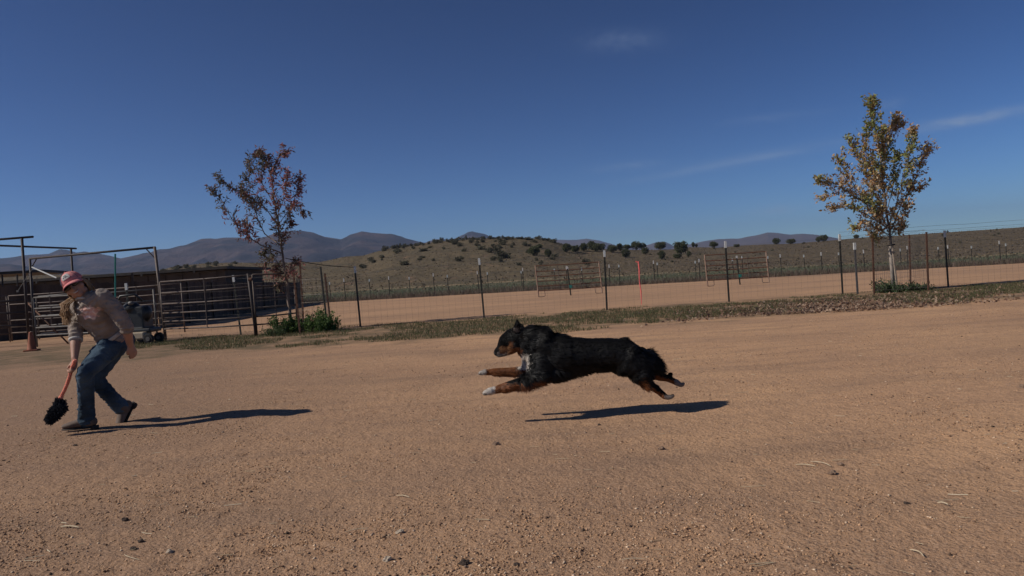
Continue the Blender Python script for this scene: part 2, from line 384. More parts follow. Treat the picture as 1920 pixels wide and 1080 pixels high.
# ------------------------------------------------------------ ground scatter
def scatter_grains(name, n, ymin, ymax, rmin, rmax, cols, pw=1.0, flat=.6, z0=.0):
    m_ = n * 3; u = rng.random(m_); Y = ymin * (ymax / ymin) ** (u ** pw); X = (rng.random(m_) * 2 - 1) * (Y * .72 + .6)
    keep = rng.random(m_) < np.clip(.32 + 1.1 * (vnoise(X, Y, .7, 31) + .6 * vnoise(X, Y, .22, 32) + .5 * vnoise(X, Y, 2.2, 33)), .05, 1); Y = Y[keep][:n]; X = X[keep][:n]; n = len(Y)
    r = rmin * (rmax / rmin) ** (rng.random(n) ** 2.2)
    Z = zt(X, Y) + r * .25 + z0
    base = np.array([(1, 0, 0), (0, 1, 0), (-1, 0, 0), (0, -1, 0), (0, 0, 1), (0, 0, -1.)])
    fc = np.array([(0, 1, 4), (1, 2, 4), (2, 3, 4), (3, 0, 4), (1, 0, 5), (2, 1, 5), (3, 2, 5), (0, 3, 5)])
    ang = rng.random(n) * 6.28; c, s = np.cos(ang), np.sin(ang)
    sc = r[:, None, None] * (.6 + .7 * rng.random((n, 6, 1))) * np.ones((1, 6, 3)); sc[:, :, 2] *= flat
    P = base[None] * sc + rng.normal(0, .18, (n, 6, 3)) * r[:, None, None]
    px = P[..., 0] * c[:, None] - P[..., 1] * s[:, None]; py = P[..., 0] * s[:, None] + P[..., 1] * c[:, None]
    V = np.stack([px + X[:, None], py + Y[:, None], P[..., 2] + Z[:, None]], -1).reshape(-1, 3)
    Fc = (fc[None] + (np.arange(n) * 6)[:, None, None]).reshape(-1, 3)
    ci = np.array(cols)[rng.integers(0, len(cols), n)] * (.75 + .5 * rng.random((n, 1)))
    o = npmesh(name, V, Fc, M_['grain'], col=np.repeat(ci, 6, 0)); return o
M_ = {}
M_['grain'] = mat('grain', (1, 1, 1), (.8, .8, .8), .95, 200, attr=True, spec=.15)
DIRT = [(.50, .30, .17), (.56, .35, .21), (.42, .255, .15), (.62, .46, .32), (.22, .13, .085), (.50, .31, .18), (.30, .18, .11)]
tag(scatter_grains('gravel', 76000, 2.0, 13, .0022, .0078, DIRT, 1.0), 'fine orange brown grit covering the open dirt', 'gravel', kind='stuff')
tag(scatter_grains('pebbles', 2400, 2.1, 17, .0035, .011, [(.13, .085, .06), (.10, .07, .05), (.2, .13, .09), (.30, .22, .17)], .85, .7), 'small dark pebbles and dirt crumbs strewn over the arena', 'pebbles', kind='stuff')
# straw
def straws(n):
    V = []; Fc = []; C = []
    for i in range(n):
        Y = 2.3 * (12 / 2.3) ** random.random(); X = random.uniform(-1, 1) * Y * .7; L_ = random.uniform(.015, .085) * random.choice((.6, 1, 1, 1.3)); a = random.gauss(0, .6); w = random.uniform(.0008, .0017)
        cv = random.uniform(-.5, .5); b = len(V); p = Vector((X, Y, float(zt(X, Y)) + .006)); d = a
        col = random.choice([(.62, .5, .33), (.5, .4, .27), (.75, .66, .48), (.42, .31, .2)])
        for k in range(5):
            t = Vector((math.cos(d), math.sin(d), random.uniform(-.03, .04))); nn = Vector((-t.y, t.x, 0)).normalized()
            V += [p - nn * w, p + nn * w, p + Vector((0, 0, w * 1.6))]; C += [col] * 3
            p = p + t * (L_ / 4); d += cv * .35
        for k in range(4):
            q = b + k * 3
            Fc += [(q, q + 3, q + 5, q + 2), (q + 1, q + 2, q + 5, q + 4), (q, q + 1, q + 4, q + 3)]
    return npmesh('straw', arr(V), Fc, M_['grain'], col=np.array(C))
tag(straws(210), 'short pale bits of straw scattered on the dirt', 'straw', kind='stuff')

# grass and weeds
def blades(name, pts, hmin, hmax, w, cols, lean=.5, fold=1, seed=0):
    r = np.random.default_rng(seed + 50); n = len(pts); P = np.asarray(pts)
    h = hmin + (hmax - hmin) * r.random(n) ** 1.6; a = r.random(n) * 6.28; la = r.random(n) * 6.28; ll = r.random(n) * lean * h
    dx = np.cos(a) * w; dy = np.sin(a) * w
    A = P + np.stack([-dx, -dy, 0 * h], -1); B = P + np.stack([dx, dy, 0 * h], -1)
    Mx = P + np.stack([np.cos(la) * ll * .35, np.sin(la) * ll * .35, h * .6], -1)
    T = P + np.stack([np.cos(la) * ll, np.sin(la) * ll, h], -1)
    V = np.stack([A, B, Mx + np.stack([dx, dy, 0 * h], -1) * .8, Mx - np.stack([dx, dy, 0 * h], -1) * .8, T], 1).reshape(-1, 3)
    i = np.arange(n)[:, None] * 5
    F3 = np.concatenate([i + np.array([[0, 1, 2]]), i + np.array([[0, 2, 3]]), i + np.array([[3, 2, 4]])], 0)
    ci = np.array(cols)[r.integers(0, len(cols), n)] * (.7 + .6 * r.random((n, 1)))
    return npmesh(name, V, F3, M_['leafy'], col=np.repeat(ci, 5, 0))
def leafmat(name, trans=.25):
    m = mat(name, (1, 1, 1), (.85, .85, .85), .65, 60, attr=True, spec=.3)
    n = m.node_tree.nodes; l = m.node_tree.links; p = n['Principled BSDF']; out = n['Material Output']
    t = n.new("ShaderNodeBsdfTranslucent"); mxs = n.new("ShaderNodeMixShader"); mxs.inputs[0].default_value = trans
    l.new(p.inputs['Base Color'].links[0].from_socket, t.inputs[0]); l.new(p.outputs[0], mxs.inputs[1]); l.new(t.outputs[0], mxs.inputs[2]); l.new(mxs.outputs[0], out.inputs[0])
    return m
M_['leafy'] = leafmat('leafy', .35)
def strip_pts(n, px0, px1, edge_near, edge_far, clump=.6, thr=-.06):
    out = []
    while len(out) < n:
        k = n * 2; px = px0 + (px1 - px0) * rng.random(k); v = rng.random(k)
        yn = np.interp(px, *zip(*edge_near)); yf = np.interp(px, *zip(*edge_far))
        # back-project to the ground, choosing evenly in depth
        pn = [gnd(a, b) for a, b in zip(px, yn)]; pf = [gnd(a, b) for a, b in zip(px, yf)]
        pn = arr(pn); pf = arr(pf); q = pn + (pf - pn) * v[:, None]
        nz = vnoise(q[:, 0], q[:, 1], .9, 21) + .5 * vnoise(q[:, 0], q[:, 1], .3, 22)
        edge = np.minimum(v, 1 - v) * 3
        keep = (nz * clump * 2 + np.minimum(edge, 1) * .5 - .3 > thr)
        q = q[keep]; q[:, 2] = zt(q[:, 0], q[:, 1])
        out += list(q)
    return np.array(out[:n])
EN = [(200, 655), (300, 657), (600, 655), (900, 642), (1000, 636), (1140, 616), (1250, 606), (1367, 592), (1580, 582), (1750, 572), (1920, 560), (2100, 550)]
EF = [(200, 634), (300, 632), (480, 622), (676, 611), (908, 596), (1138, 580), (1367, 566), (1580, 551), (1778, 538), (1920, 529), (2100, 517)]
GC = [(.085, .11, .04), (.11, .12, .05), (.14, .12, .06), (.07, .095, .038), (.18, .14, .08), (.13, .095, .055)]
g1 = strip_pts(62000, 180, 2050, EN, EF)
tag(blades('grass', g1, .018, .07, .0038, GC, .9, seed=1), 'low patchy dry grass strip growing along the wire fence', 'grass', kind='stuff')
# weedy edge beyond the riding arena
n = 26000; X = rng.uniform(-26, 52, n); Y = 51 + rng.random(n) ** 1.4 * 6 + vnoise(X, X * 0, 6, 5) * 2.5
w1 = np.stack([X, Y, zt(X, Y)], -1)
tag(blades('dry_weeds', w1, .12, .55, .010, [(.14, .095, .08), (.17, .12, .09), (.12, .09, .07), (.19, .14, .10), (.13, .12, .075)], .9, seed=2), 'dry purplish brown weeds lining the far arena edge', 'weeds', kind='stuff')
n = 34000; Y = rng.uniform(56, 108, n); X = rng.uniform(-.72, .72, n) * Y
tag(blades('pasture_grass', np.stack([X, Y, zt(X, Y)], -1), .06, .24, .02, [(.12, .155, .09), (.11, .14, .08), (.15, .16, .10), (.19, .17, .11)], .8, seed=3), 'thin grey green pasture grass between far fence and hill', 'grass', kind='stuff')
# dry grass tussocks over the hillside
n = 15000; Y = rng.uniform(90, YC, n); X = rng.uniform(-.75, .75, n) * Y
tag(blades('hill_tussocks', np.stack([X, Y, zt(X, Y)], -1), .08, .26, .14, [(.18, .135, .085), (.15, .115, .07), (.21, .155, .10), (.14, .11, .075)], 1.6, seed=4), 'dry grass tufts covering the brown hillside', 'grass', kind='stuff')

def leaf_cards(P, D, size, cols, seed, aspect=.45, curl=.25):
    """leaf shaped 4-tri rhombus with a fold; P positions, D directions"""
    r = np.random.default_rng(seed); n = len(P); D = D / (np.linalg.norm(D, axis=1, keepdims=True) + 1e-9)
    rnd = r.normal(0, 1, (n, 3)); side = np.cross(D, rnd); side /= (np.linalg.norm(side, axis=1, keepdims=True) + 1e-9)
    up = np.cross(side, D); s = (size * (.6 + .8 * r.random(n)))[:, None]
    A = P; T = P + D * s - up * s * curl; Lf = P + D * s * .45 + side * s * aspect * .5 + up * s * .08; Rt = P + D * s * .45 - side * s * aspect * .5 + up * s * .08
    V = np.stack([A, Lf, T, Rt], 1).reshape(-1, 3); i = np.arange(n)[:, None] * 4
    Fc = np.concatenate([i + np.array([[0, 1, 2]]), i + np.array([[0, 2, 3]])], 0)
    return V, Fc, np.repeat(cols, 4, 0)
# fallen leaves under the right tree
n = 4300; px = np.where(rng.random(n) < .75, np.clip(rng.normal(1560, 120, n), 1200, 2000), rng.uniform(1250, 2000, n)); q = []
for a in px:
    y1 = np.interp(a, *zip(*EN)) - 0; y0 = np.interp(a, *zip(*EF)) + 6; q.append(gnd(a, y0 + (y1 - y0 + 4) * random.random() ** .7))
q = arr(q); q[:, 2] = zt(q[:, 0], q[:, 1]) + .006 + .03 * rng.random(n)
D = rng.normal(0, 1, (n, 3)); D[:, 2] *= .35
lc = np.array([(.34, .22, .15), (.28, .17, .11), (.42, .30, .21), (.22, .13, .09), (.36, .26, .19)])[rng.integers(0, 5, n)] * (.7 + .5 * rng.random((n, 1)))
V, Fc, C = leaf_cards(q, D, .052, lc, 5, .75, .35)
tag(npmesh('fallen_leaves', V, Fc, M_['leafy'], col=C), 'curled tan and brown fallen leaves below the right tree', 'fallen leaves', kind='stuff')

# ------------------------------------------------------------ junipers and scrub
M_['bark'] = mat('bark', (.10, .075, .06), (.19, .15, .12), .95, 18, .6, 40, stretch=(1, 1, .25))
M_['bark_red'] = mat('bark_reddish', (.12, .085, .07), (.24, .18, .145), .9, 16, .5, 40, stretch=(1, 1, .25))
def blob_crown(nclump, r, hz, hc, seed, ncard, size, cols):
    rr = np.random.default_rng(seed); P = []; D = []; C = []
    for k in range(nclump):
        a = rr.random() * 6.28; q = rr.random() ** .5; zc = rr.uniform(-1, 1)
        rad = math.sqrt(max(0, 1 - zc * zc)); c = np.array([math.cos(a) * rad * r * .72 * q ** .3, math.sin(a) * rad * r * .72 * q ** .3, hc + zc * hz * .75])
        br = r * rr.uniform(.2, .38); m_ = ncard // nclump; d = rr.normal(0, 1, (m_, 3)); d /= np.linalg.norm(d, axis=1, keepdims=True)
        P.append(c + d * br * (rr.random((m_, 1)) ** .4)); D.append(d + rr.normal(0, .5, (m_, 3)) + np.array([0, 0, .4]))
        C.append(np.array(cols)[rr.integers(0, len(cols), m_)] * rr.uniform(.75, 1.25))
    P = np.concatenate(P); D = np.concatenate(D); C = np.concatenate(C)
    return leaf_cards(P, D, size, C, seed, .6)
JC = [(.10, .11, .055), (.125, .13, .07), (.08, .09, .045), (.15, .15, .08)]
protos = []
for k in range(4):
    t = empty('juniper_tree'); V, Fc, C = blob_crown(26, .55, .42, .52, 30 + k, 2600, .085, JC)
    V[:, 2] = np.maximum(V[:, 2], .05); npmesh('crown', V, Fc, M_['leafy'], t, C)
    mb = MB()
    for j in range(3):
        a = j * 2.1 + k; mb.tube([(0, 0, -.1), (.04 * math.cos(a), .04 * math.sin(a), .2), (.2 * math.cos(a), .2 * math.sin(a), .6)], [.05, .035, .015], 6)
    mb.build('trunk', M_['bark'], t); protos.append(t)
SC = [(.12, .115, .07), (.14, .13, .085), (.105, .10, .065), (.165, .145, .10)]
bpro = []
for k in range(3):
    V, Fc, C = blob_crown(10, .55, .30, .28, 60 + k, 420, .14, SC); V[:, 2] = np.maximum(V[:, 2], -.05)
    bpro.append(npmesh('scrub_bush', V, Fc, M_['leafy'], col=C))
used = set()
def juniper(px, py, wpx, hpx, label, group, k=None):
    k = k if k is not None else random.randrange(4)
    p = hit(px, py); s = p.y / F
    o = protos[k] if k not in used else copy_tree(protos[k]); used.add(k)
    o.location = p - Vector((0, 0, .05)); o.scale = (wpx * s, wpx * s, hpx * s); o.rotation_euler = (0, 0, random.random() * 6)
    tag(o, label, 'tree', group)
Z1 = lambda x, y: (940 + x / 5.333, 420 + y / 5.333)
Z2 = lambda x, y: (1280 + x / 5.333, 420 + y / 5.333)
JG = 'juniper trees dotted over the plain and hill'
for zf, x, y, w, h, lab in [
    (Z1, 655, 285, 95, 88, 'leftmost round juniper of the row where the brown hill ends'), (Z1, 740, 287, 95, 80, 'second juniper from the left in the row at the hill foot'),
    (Z1, 825, 275, 80, 85, 'third juniper in the row at the hill foot, slim crown'), (Z1, 905, 262, 100, 92, 'tall juniper standing at the back in the middle of the row'),
    (Z1, 950, 280, 85, 85, 'pale green juniper in front of the middle of the row'), (Z1, 1000, 270, 80, 85, 'juniper just left of the white tipped post top in the row'),
    (Z1, 1110, 292, 95, 82, 'round juniper just right of the middle fence post top'), (Z1, 1187, 270, 72, 75, 'small round juniper right of the hill foot row'),
    (Z1, 1258, 245, 90, 55, 'low juniper on the skyline left of the paired trees'), (Z1, 1245, 338, 95, 95, 'juniper standing lower and nearer with a dark shadow on its right'),
    (Z1, 1350, 258, 92, 88, 'left one of two touching junipers on the skyline'), (Z1, 1410, 245, 72, 74, 'right one of two touching junipers on the skyline'),
    (Z1, 1440, 305, 75, 80, 'greyish juniper below the touching pair'), (Z1, 1588, 245, 120, 90, 'umbrella shaped juniper with bare trunk above the pink stake'),
    (Z1, 1605, 358, 75, 98, 'narrow juniper below the umbrella shaped one'), (Z1, 1800, 305, 145, 148, 'largest juniper, a loose tall crown right of the pink stake'),
    (Z1, 1760, 350, 80, 60, 'low juniper at the left foot of the largest juniper'), (Z1, 1875, 330, 50, 60, 'small juniper at the right foot of the largest juniper'),
    (Z1, 330, 322, 120, 102, 'broad grey green juniper on the brown hill slope'), (Z1, 385, 242, 70, 45, 'low juniper on the upper brown hill slope'),
    (Z1, 470, 338, 62, 88, 'slim lone juniper on the brown hill with a short shadow'), (Z2, 105, 212, 36, 55, 'tiny tall juniper on the skyline, left of two'),
    (Z2, 138, 214, 26, 35, 'tiny short juniper on the skyline beside a taller one'), (Z2, 310, 238, 82, 66, 'round juniper on the plain left of the tall fence post'),
    (Z2, 540, 232, 62, 35, 'flat dark shrubby juniper right of the tall fence post'), (Z2, 940, 202, 72, 75, 'round juniper in front of the far mesa, left of two'),
    (Z2, 1080, 192, 92, 60, 'round juniper in front of the far mesa, right of two'), (Z2, 1358, 168, 50, 58, 'small pale juniper touching a larger one near the right tree'),
    (Z2, 1412, 174, 72, 78, 'dark juniper right of the small pale one on the mesa end'), (Z2, 1737, 146, 56, 44, 'small round juniper on the skyline left of the right tree trunk')]:
    px, py = zf(x, y); juniper(px, py, w / 5.333 * 1.02, h / 5.333 * 1.02, lab, JG, int(x) % 4)
# scrub bushes
spots = []
for i in range(50): spots.append((random.uniform(690, 1050), None, random.uniform(5, 11)))
for i in range(26): spots.append((random.uniform(305, 560), None, random.uniform(5, 10)))
cl = lambda px: float(np.interp(px, *zip(*crest_px)))
first = set()
def bush(px, py, w, h, lab, grp, k):
    p = hit(px, py); s = p.y / F
    o = bpro[k] if k not in first else bpro[k].copy()
    if k in first: COL.objects.link(o)
    first.add(k); o.location = p - Vector((0, 0, .08)); o.scale = (w * s, w * s, h * s * 1.7); o.rotation_euler = (0, 0, random.random() * 6)
    tag(o, lab, 'bush', grp)
for i, (px, _, w) in enumerate(spots):
    d = abs(random.gauss(0, 14)) if px > 600 else random.uniform(0, 16)
    if px > 930 and random.random() < .5: d = random.uniform(5, 50)
    bush(px, cl(px) + 2 + d, w * random.uniform(.9, 1.9), w * random.uniform(.55, .8), 'small dark scrub bush on the brown hill slope' if px > 600 else 'small dark scrub bush on the low ridge behind the shed',
         'scrub bushes on the brown hill' if px > 600 else 'scrub bushes on the low ridge', i % 3)
for px in list(range(735, 1046, 6)):
    bush(px + random.uniform(-3, 3), cl(px) + random.uniform(.5, 3.5), random.uniform(5, 13), random.uniform(3.5, 7), 'small dark scrub bush along the top of the brown hill', 'scrub bushes on the brown hilltop', random.randrange(3))
for i in range(30):
    px = random.uniform(1060, 1915); bush(px, cl(px) + random.uniform(1, 30), random.uniform(3, 7), random.uniform(2, 4.5), 'tiny scrub bush on the grey brown plain', 'scrub bushes on the right plain', random.randrange(3))
for px, py, w, h, lab in [(934, 474, 20, 13, 'rounded bush on the hill above the third fence post'), (946, 485, 34, 13, 'wide dark bush on the hill right of the post top'), (925, 489, 13, 8, 'grey bush at the left of the wide dark bush'),
                          (862, 490, 19, 9, 'dark bush alone on the hill left of the third post'), (681, 504, 15, 8, 'dark bush on the hill above the first white tipped post'), (1100, 498, 17, 13, 'round grey bush behind the left pipe panel'),
                          (812, 490, 9, 5, 'little bush low on the bare hill slope'), (791, 485, 13, 5, 'flat little bush on the bare hill slope')]:
    bush(px, py, w, h, lab, None, 0)

# ------------------------------------------------------------ metal and fences
M_['tpost'] = mat('post_green_black', (.018, .022, .018), (.045, .04, .03), .6, 20, spec=.4)
M_['white'] = mat('white_paint', (.62, .62, .60), (.5, .5, .48), .6, 30)
M_['rust'] = mat('rusty_steel', (.16, .075, .045), (.09, .05, .035), .85, 14, .2)
M_['pipe'] = mat('brown_pipe', (.075, .055, .048), (.13, .10, .085), .6, 12, .1, metal=.2, spec=.35)
M_['dpipe'] = mat('dark_pipe', (.035, .028, .028), (.06, .045, .04), .6, 12, metal=.2)
M_['gal'] = mat('galvanised', (.09, .08, .075), (.16, .15, .14), .55, 14, metal=.2)
M_['pgal'] = mat('pale_rusty_steel', (.34, .24, .18), (.22, .13, .09), .8, 5)
M_['wire'] = mat('fence_wire', (.13, .11, .095), (.2, .17, .15), .6, 8, metal=.4)
M_['wrap'] = mat('trunk_wrap', (.33, .29, .25), (.22, .18, .15), .9, 9, stretch=(1, 1, .4))
M_['teal'] = mat('teal_paint', (.02, .16, .14), (.03, .2, .17), .55, 12)
M_['rope'] = mat('dark_rope', (.03, .027, .025), (.06, .05, .045), .9, 60)
M_['wood'] = mat('grey_wood', (.20, .155, .12), (.32, .26, .2), .9, 10, .3, stretch=(1, 1, .2))
def post(parent, base, top, m='tpost', cap=True, w=.045, caplen=.17, capw=None):
    base = Vector(base) - Vector((0, 0, .04)); top = Vector(top); ax = (top - base).normalized(); L_ = (top - base).length
    M = ax.to_track_quat('Z', 'Y').to_matrix(); mid = (base + top) / 2
    yv = (Vector((0, 1, 0)) - ax * ax.y).normalized(); xv = yv.cross(ax); M = Matrix((xv, yv, ax)).transposed()   # T square to the fence line
    mb = MB(); mb.box(mid, (w, w * .22, L_), M); mb.box(mid + M @ Vector((0, w * .42, 0)), (w * .2, w * .65, L_), M)
    for i in range(int(L_ / .11)): mb.box(base + ax * (.12 + i * .11) + M @ Vector((0, -w * .16, 0)), (w * .28, w * .12, .028), M)
    o = mb.build('fence_post', M_[m], parent)
    if cap:
        c = MB(); cw = capw or w * 1.15; c.box(top - ax * (caplen / 2 - .012), (cw, w * .62, caplen), M)
        for q in range(2): c.box(top - ax * (.05 + q * .07) + M @ Vector((cw * .55, 0, 0)), (cw * .35, w * .5, .022), M)
        off = o; cc = c.build('post_cap', M_['white'], parent); cc.parent = o
    return o
def wires(mb, p0, p1, heights, r, sag=0.0):
    for h in heights:
        a = Vector(p0) + Vector((0, 0, h)); b = Vector(p1) + Vector((0, 0, h)); n_ = 5
        mb.tube([a.lerp(b, i / n_) + Vector((0, random.uniform(-.006, .006), random.uniform(-.008, .008) - sag * math.sin(math.pi * i / n_))) for i in range(n_ + 1)], r, 3, caps=False)
def verts_(mb, p0, p1, step, h0, h1, r):
    p0 = Vector(p0); p1 = Vector(p1); n_ = max(1, int((p1 - p0).length / step))
    for i in range(n_):
        q = p0.lerp(p1, (i + .5) / n_); mb.tube([q + Vector((0, 0, h0)), q + Vector((random.uniform(-.01, .01), 0, (h0 + h1) / 2)), q + Vector((0, 0, h1))], r, 3, caps=False)
# near wire fence
nf = empty('wire_fence', (0, 18.75, 0)); tag(nf, 'nearer wire mesh fence on dark T posts with white tips behind the dog', 'fence')
line = [(296, 520, 309, 637), (437, 517, 452, 628), (665, 500, 676, 612), (898, 485, 908, 597), (1133, 470, 1138, 581), (1360, 453, 1367, 565), (1574, 440, 1580, 551), (1771, 433, 1778, 536), (1990, 412, 1996, 523)]
bases = []
for (tx, ty, bx, by) in line:
    b = gnd(bx, by); b.y = 18.75; b = on(at(bx, by, 18.75).x, 18.75); t = at(tx, ty, 18.75 + random.uniform(-.05, .05))
    bases.append(b)
    if tx > 300: post(nf, b, t)
fm = MB()
for a, b in zip(bases[:-1], bases[1:]):
    a = a + Vector((0, -.03, 0)); b = b + Vector((0, -.03, 0))
    wires(fm, a, b, [.06 + .152 * i for i in range(9)], .0016); verts_(fm, a, b, .152, .06, 1.276, .0014)
fm.build('wire_mesh', M_['wire'], nf)
tw = MB()
for a, b in zip(bases[6:-1], bases[7:]): wires(tw, a, b, [1.45, 1.55], .0035)
wires(tw, bases[1], bases[-1], [1.4], .002); tw.build('top_wire', M_['gal'], nf)
# two far fences
def far_fence(Y, xs, base_of, hgt, label, w, capw=None):
    f_ = empty('far_fence', (0, Y, 0)); tag(f_, label, 'fence'); bs = []
    for px in xs:
        X = at(px, 540 - 0, Y).x; b = on(X, Y + random.uniform(-.3, .3)); bs.append(b)
        post(f_, b, b + Vector((random.uniform(-.05, .03), random.uniform(-.04, .04), hgt + random.uniform(-.06, .06))), w=w, caplen=.24, capw=capw)
    m_ = MB()
    for a, b in zip(bs[:-1], bs[1:]): wires(m_, a, b, [.25, .6, .95, 1.25], .002)
    m_.build('fence_wire', M_['wire'], f_)
far_fence(52.4, [400, 483, 565, 648, 731, 814, 898, 982, 1063, 1145, 1229, 1312, 1393, 1470, 1545, 1620, 1701, 1784, 1875, 1960], None, 1.56, 'farther fence of thin white tipped posts at the arena edge', .055)
far_fence(68, [620, 694, 768, 841, 916, 979, 1042, 1093, 1163, 1235, 1308, 1377, 1444, 1511, 1578, 1639, 1692, 1761, 1826, 1891, 1950], None, 1.5, 'farthest fence of short white tipped posts in the pasture', .06, .10)

# pipe panels in the far arena
def arena_panel(tl, bl, tr, br, label):
    Y = 34.0; a = on(at(*bl, Y).x, Y); b = on(at(*br, Y).x, Y); h = 1.45
    t = empty('livestock_fence', (a + b) / 2); tag(t, label, 'fence panel', 'pipe panels standing in the far arena')
    lean = Vector((-.04, 0, 0))
    top = lambda p, k: p + Vector((0, 0, k)) + lean * k
    for p, s in ((a, 1), (b, -1)):
        MB().tube([top(p, 0), top(p, h)], .030, 8).build('upright', M_['pgal'], t)
        MB().tube([top(p, .02), p + Vector((s * .1, 0, .01)), p + Vector((s * .27, 0, .02)), p + Vector((s * .3, 0, .06)), top(p + Vector((s * .3, 0, 0)), .28)], .012, 6).build('foot_loop', M_['pipe'], t)
    for k in (.29, .5, .72, .94, 1.17, 1.43): MB().tube([top(a, k), top((a + b) / 2, k - .012), top(b, k)], .024, 6).build('rail', M_['rust'], t)
    for k in (.345, .68): MB().tube([top(a.lerp(b, k) + Vector((0, -.03, 0)), .27), top(a.lerp(b, k) + Vector((0, -.03, 0)), 1.43)], .014, 6).build('stay', M_['pipe'], t)
    return t, (a + b) / 2
for (tl, bl, tr, br, lab) in [((1004, 497), (1010, 556), (1123, 488), (1129, 548), 'left free standing pipe panel in the far arena, between two tall fence posts'),
                              ((1323, 476), (1327, 535), (1438, 472), (1442, 529), 'right free standing pipe panel in the far arena, behind a tall fence post')]:
    t, c = arena_panel(tl, bl, tr, br, lab)
    s_ = empty('support_post', c + Vector((0, -.25, 0))); tag(s_, 'short dark support post holding up the ' + ('left' if 'left' in lab else 'right') + ' arena panel', 'post')
    b = on(c.x, c.y - .25); post(s_, b, b + Vector((-.08, 0, 1.3)), w=.06, caplen=.1)
    MB().box(b + Vector((.02, -.02, .4)), (.12, .05, .14)).build('clamp', M_['teal'], s_)
# pink stake
b = on(at(1203, 571, 20.3).x, 20.3); t_ = at(1197, 490, 20.3)
pk = empty('marker_stake', b); tag(pk, 'thin pink stake with a ribbon knot standing in the far arena', 'stake')
M_['pink'] = mat('pink_plastic', (.75, .13, .12), (.8, .18, .16), .6, 20)
MB().tube([b, b.lerp(t_, .3) + Vector((.01, 0, 0)), b.lerp(t_, .55) + Vector((-.012, 0, 0)), b.lerp(t_, .8) + Vector((.008, 0, 0)), t_], [.008, .018, .014, .02, .02], 7).build('pole', M_['pink'], pk)
MB().box(t_ + Vector((-.03, 0, -.02)), (.1, .015, .03), Matrix.Rotation(.5, 3, 'Y')).box(t_ + Vector((.0, 0, -.1)), (.035, .012, .16)).build('ribbon', M_['pink'], pk)

# ------------------------------------------------------------ left corral: pipe frames, panels, shed, wall
def gp(px, Y): p = at(px, 600, Y); return on(p.x, Y)
# corral panels
def corral_panel(a, b, label, hs=(.27, .46, .67, .90, 1.18, 1.46), mid=True, m='pipe', name='corral_panel', r=.018, grp='pipe panels of the corral'):
    t = empty(name, (a + b) / 2); tag(t, label, 'panel' if name == 'corral_panel' else 'gate', grp)
    for p in (a, b): MB().tube([p - Vector((0, 0, .02)), p + Vector((-.01, 0, hs[-1]))], r * 1.15, 8).build('upright', M_[m], t, smooth=True)
    for h in hs: MB().tube([a + Vector((0, 0, h)), a.lerp(b, .5) + Vector((0, 0, h - .012)), b + Vector((0, 0, h))], r, 8).build('rail', M_[m], t, smooth=True)
    if mid: MB().tube([a.lerp(b, .5) + Vector((0, -.03, hs[0])), a.lerp(b, .5) + Vector((0, -.03, hs[-1]))], r * .7, 6).build('stay', M_[m], t)
    return t
A0 = gp(306, 18.75); A1 = gp(476, 17.7); A2 = gp(480, 17.7); A3 = gp(557, 18.5)
corral_panel(A0, A1, 'long brown pipe panel from the gate frame to the paired posts')
corral_panel(A2, A3, 'short brown pipe panel running behind the left tree')
# gate in frame
corral_panel(gp(180, 23.4), gp(345, 22.2), 'dark pipe panel farther back, seen through the closed gate rails', m='pipe')
corral_panel(gp(20, 23.9), gp(176, 23.4), 'dark pipe panel at the back left, behind the leaning old gate', m='pipe')
corral_panel(gp(-90, 22.0), gp(16, 23.6), 'dark pipe panel cut by the left edge behind the tall frame', m='pipe')
G0 = gp(66, 19.5); G1 = gp(300, 18.78)
corral_panel(G0, G1 - Vector((.1, 0, 0)), 'grey pipe gate closed under the overhead frame behind the person', (.3, .5, .79, 1.0, 1.29), True, 'gal', 'pipe_gate', .02, None)
gf = empty('gate_archway', (G0 + G1) / 2); tag(gf, 'tall brown overhead pipe frame with corner braces round the gate', 'gate frame')
T0 = at(56, 485, 19.5); T1 = at(290, 464, 18.78)
b0 = gp(62, 19.5); b1 = gp(308, 18.78)
MB().tube([b0, T0], .03, 8).build('post', M_['dpipe'], gf, smooth=True); MB().tube([b1, T1 + Vector((0, 0, .02))], .036, 8).build('post', M_['pipe'], gf, smooth=True)
MB().tube([T0, T1], .028, 8).build('top_rail', M_['dpipe'], gf, smooth=True)
MB().tube([T0.lerp(b0, .12), T0.lerp(T1, .06)], .015, 6).build('brace', M_['dpipe'], gf); MB().tube([T1.lerp(b1, .13), T1.lerp(T0, .07)], .015, 6).build('brace', M_['dpipe'], gf)
mb = MB(); ch = at(291, 568, 18.7)
for i in range(9): mb.tube([ch + Vector((-.1 + i * .03, -.05, .04 * math.sin(i * 1.9))), ch + Vector((-.08 + i * .03, -.05, -.03 + .03 * math.sin(i)))], .006, 5)
mb.tube([ch + Vector((.0, -.05, 0)), ch + Vector((.02, -.05, -.25))], .006, 5).build('chain', M_['gal'], gf)
# tall outer frames at the far left
def frame(label, segs, posts, m='dpipe', r=.035):
    t = empty('pipe_archway', posts[0][0]); tag(t, label, 'frame', None)
    for a, b in posts: MB().tube([a, b], r, 8).build('post', M_[m], t, smooth=True)
    for a, b in segs: MB().tube([a, b], r * .85, 8).build('rail', M_[m], t, smooth=True)
    return t
P1b = gp(51, 19.9); P1t = at(41, 447, 19.9)
frame('tallest dark pipe frame at the left edge, topped by a short level rail', [(at(-120, 458, 20.3), at(62, 444, 19.9)), (at(-140, 574, 20.3), at(46, 563, 19.9)), (at(-140, 594, 20.3), at(47, 586, 19.9)), (at(-140, 615, 20.3), at(48, 610, 19.9))], [(P1b, P1t), (gp(-120, 20.3), at(-128, 459, 20.3))])
frame('second dark pipe frame farther back, its rail sloping down to the right', [(at(-90, 457, 20.6), at(143, 466, 24.5))], [(gp(141, 24.5), at(133, 466, 24.5)), (gp(-70, 20.9), at(-80, 457, 20.9))])
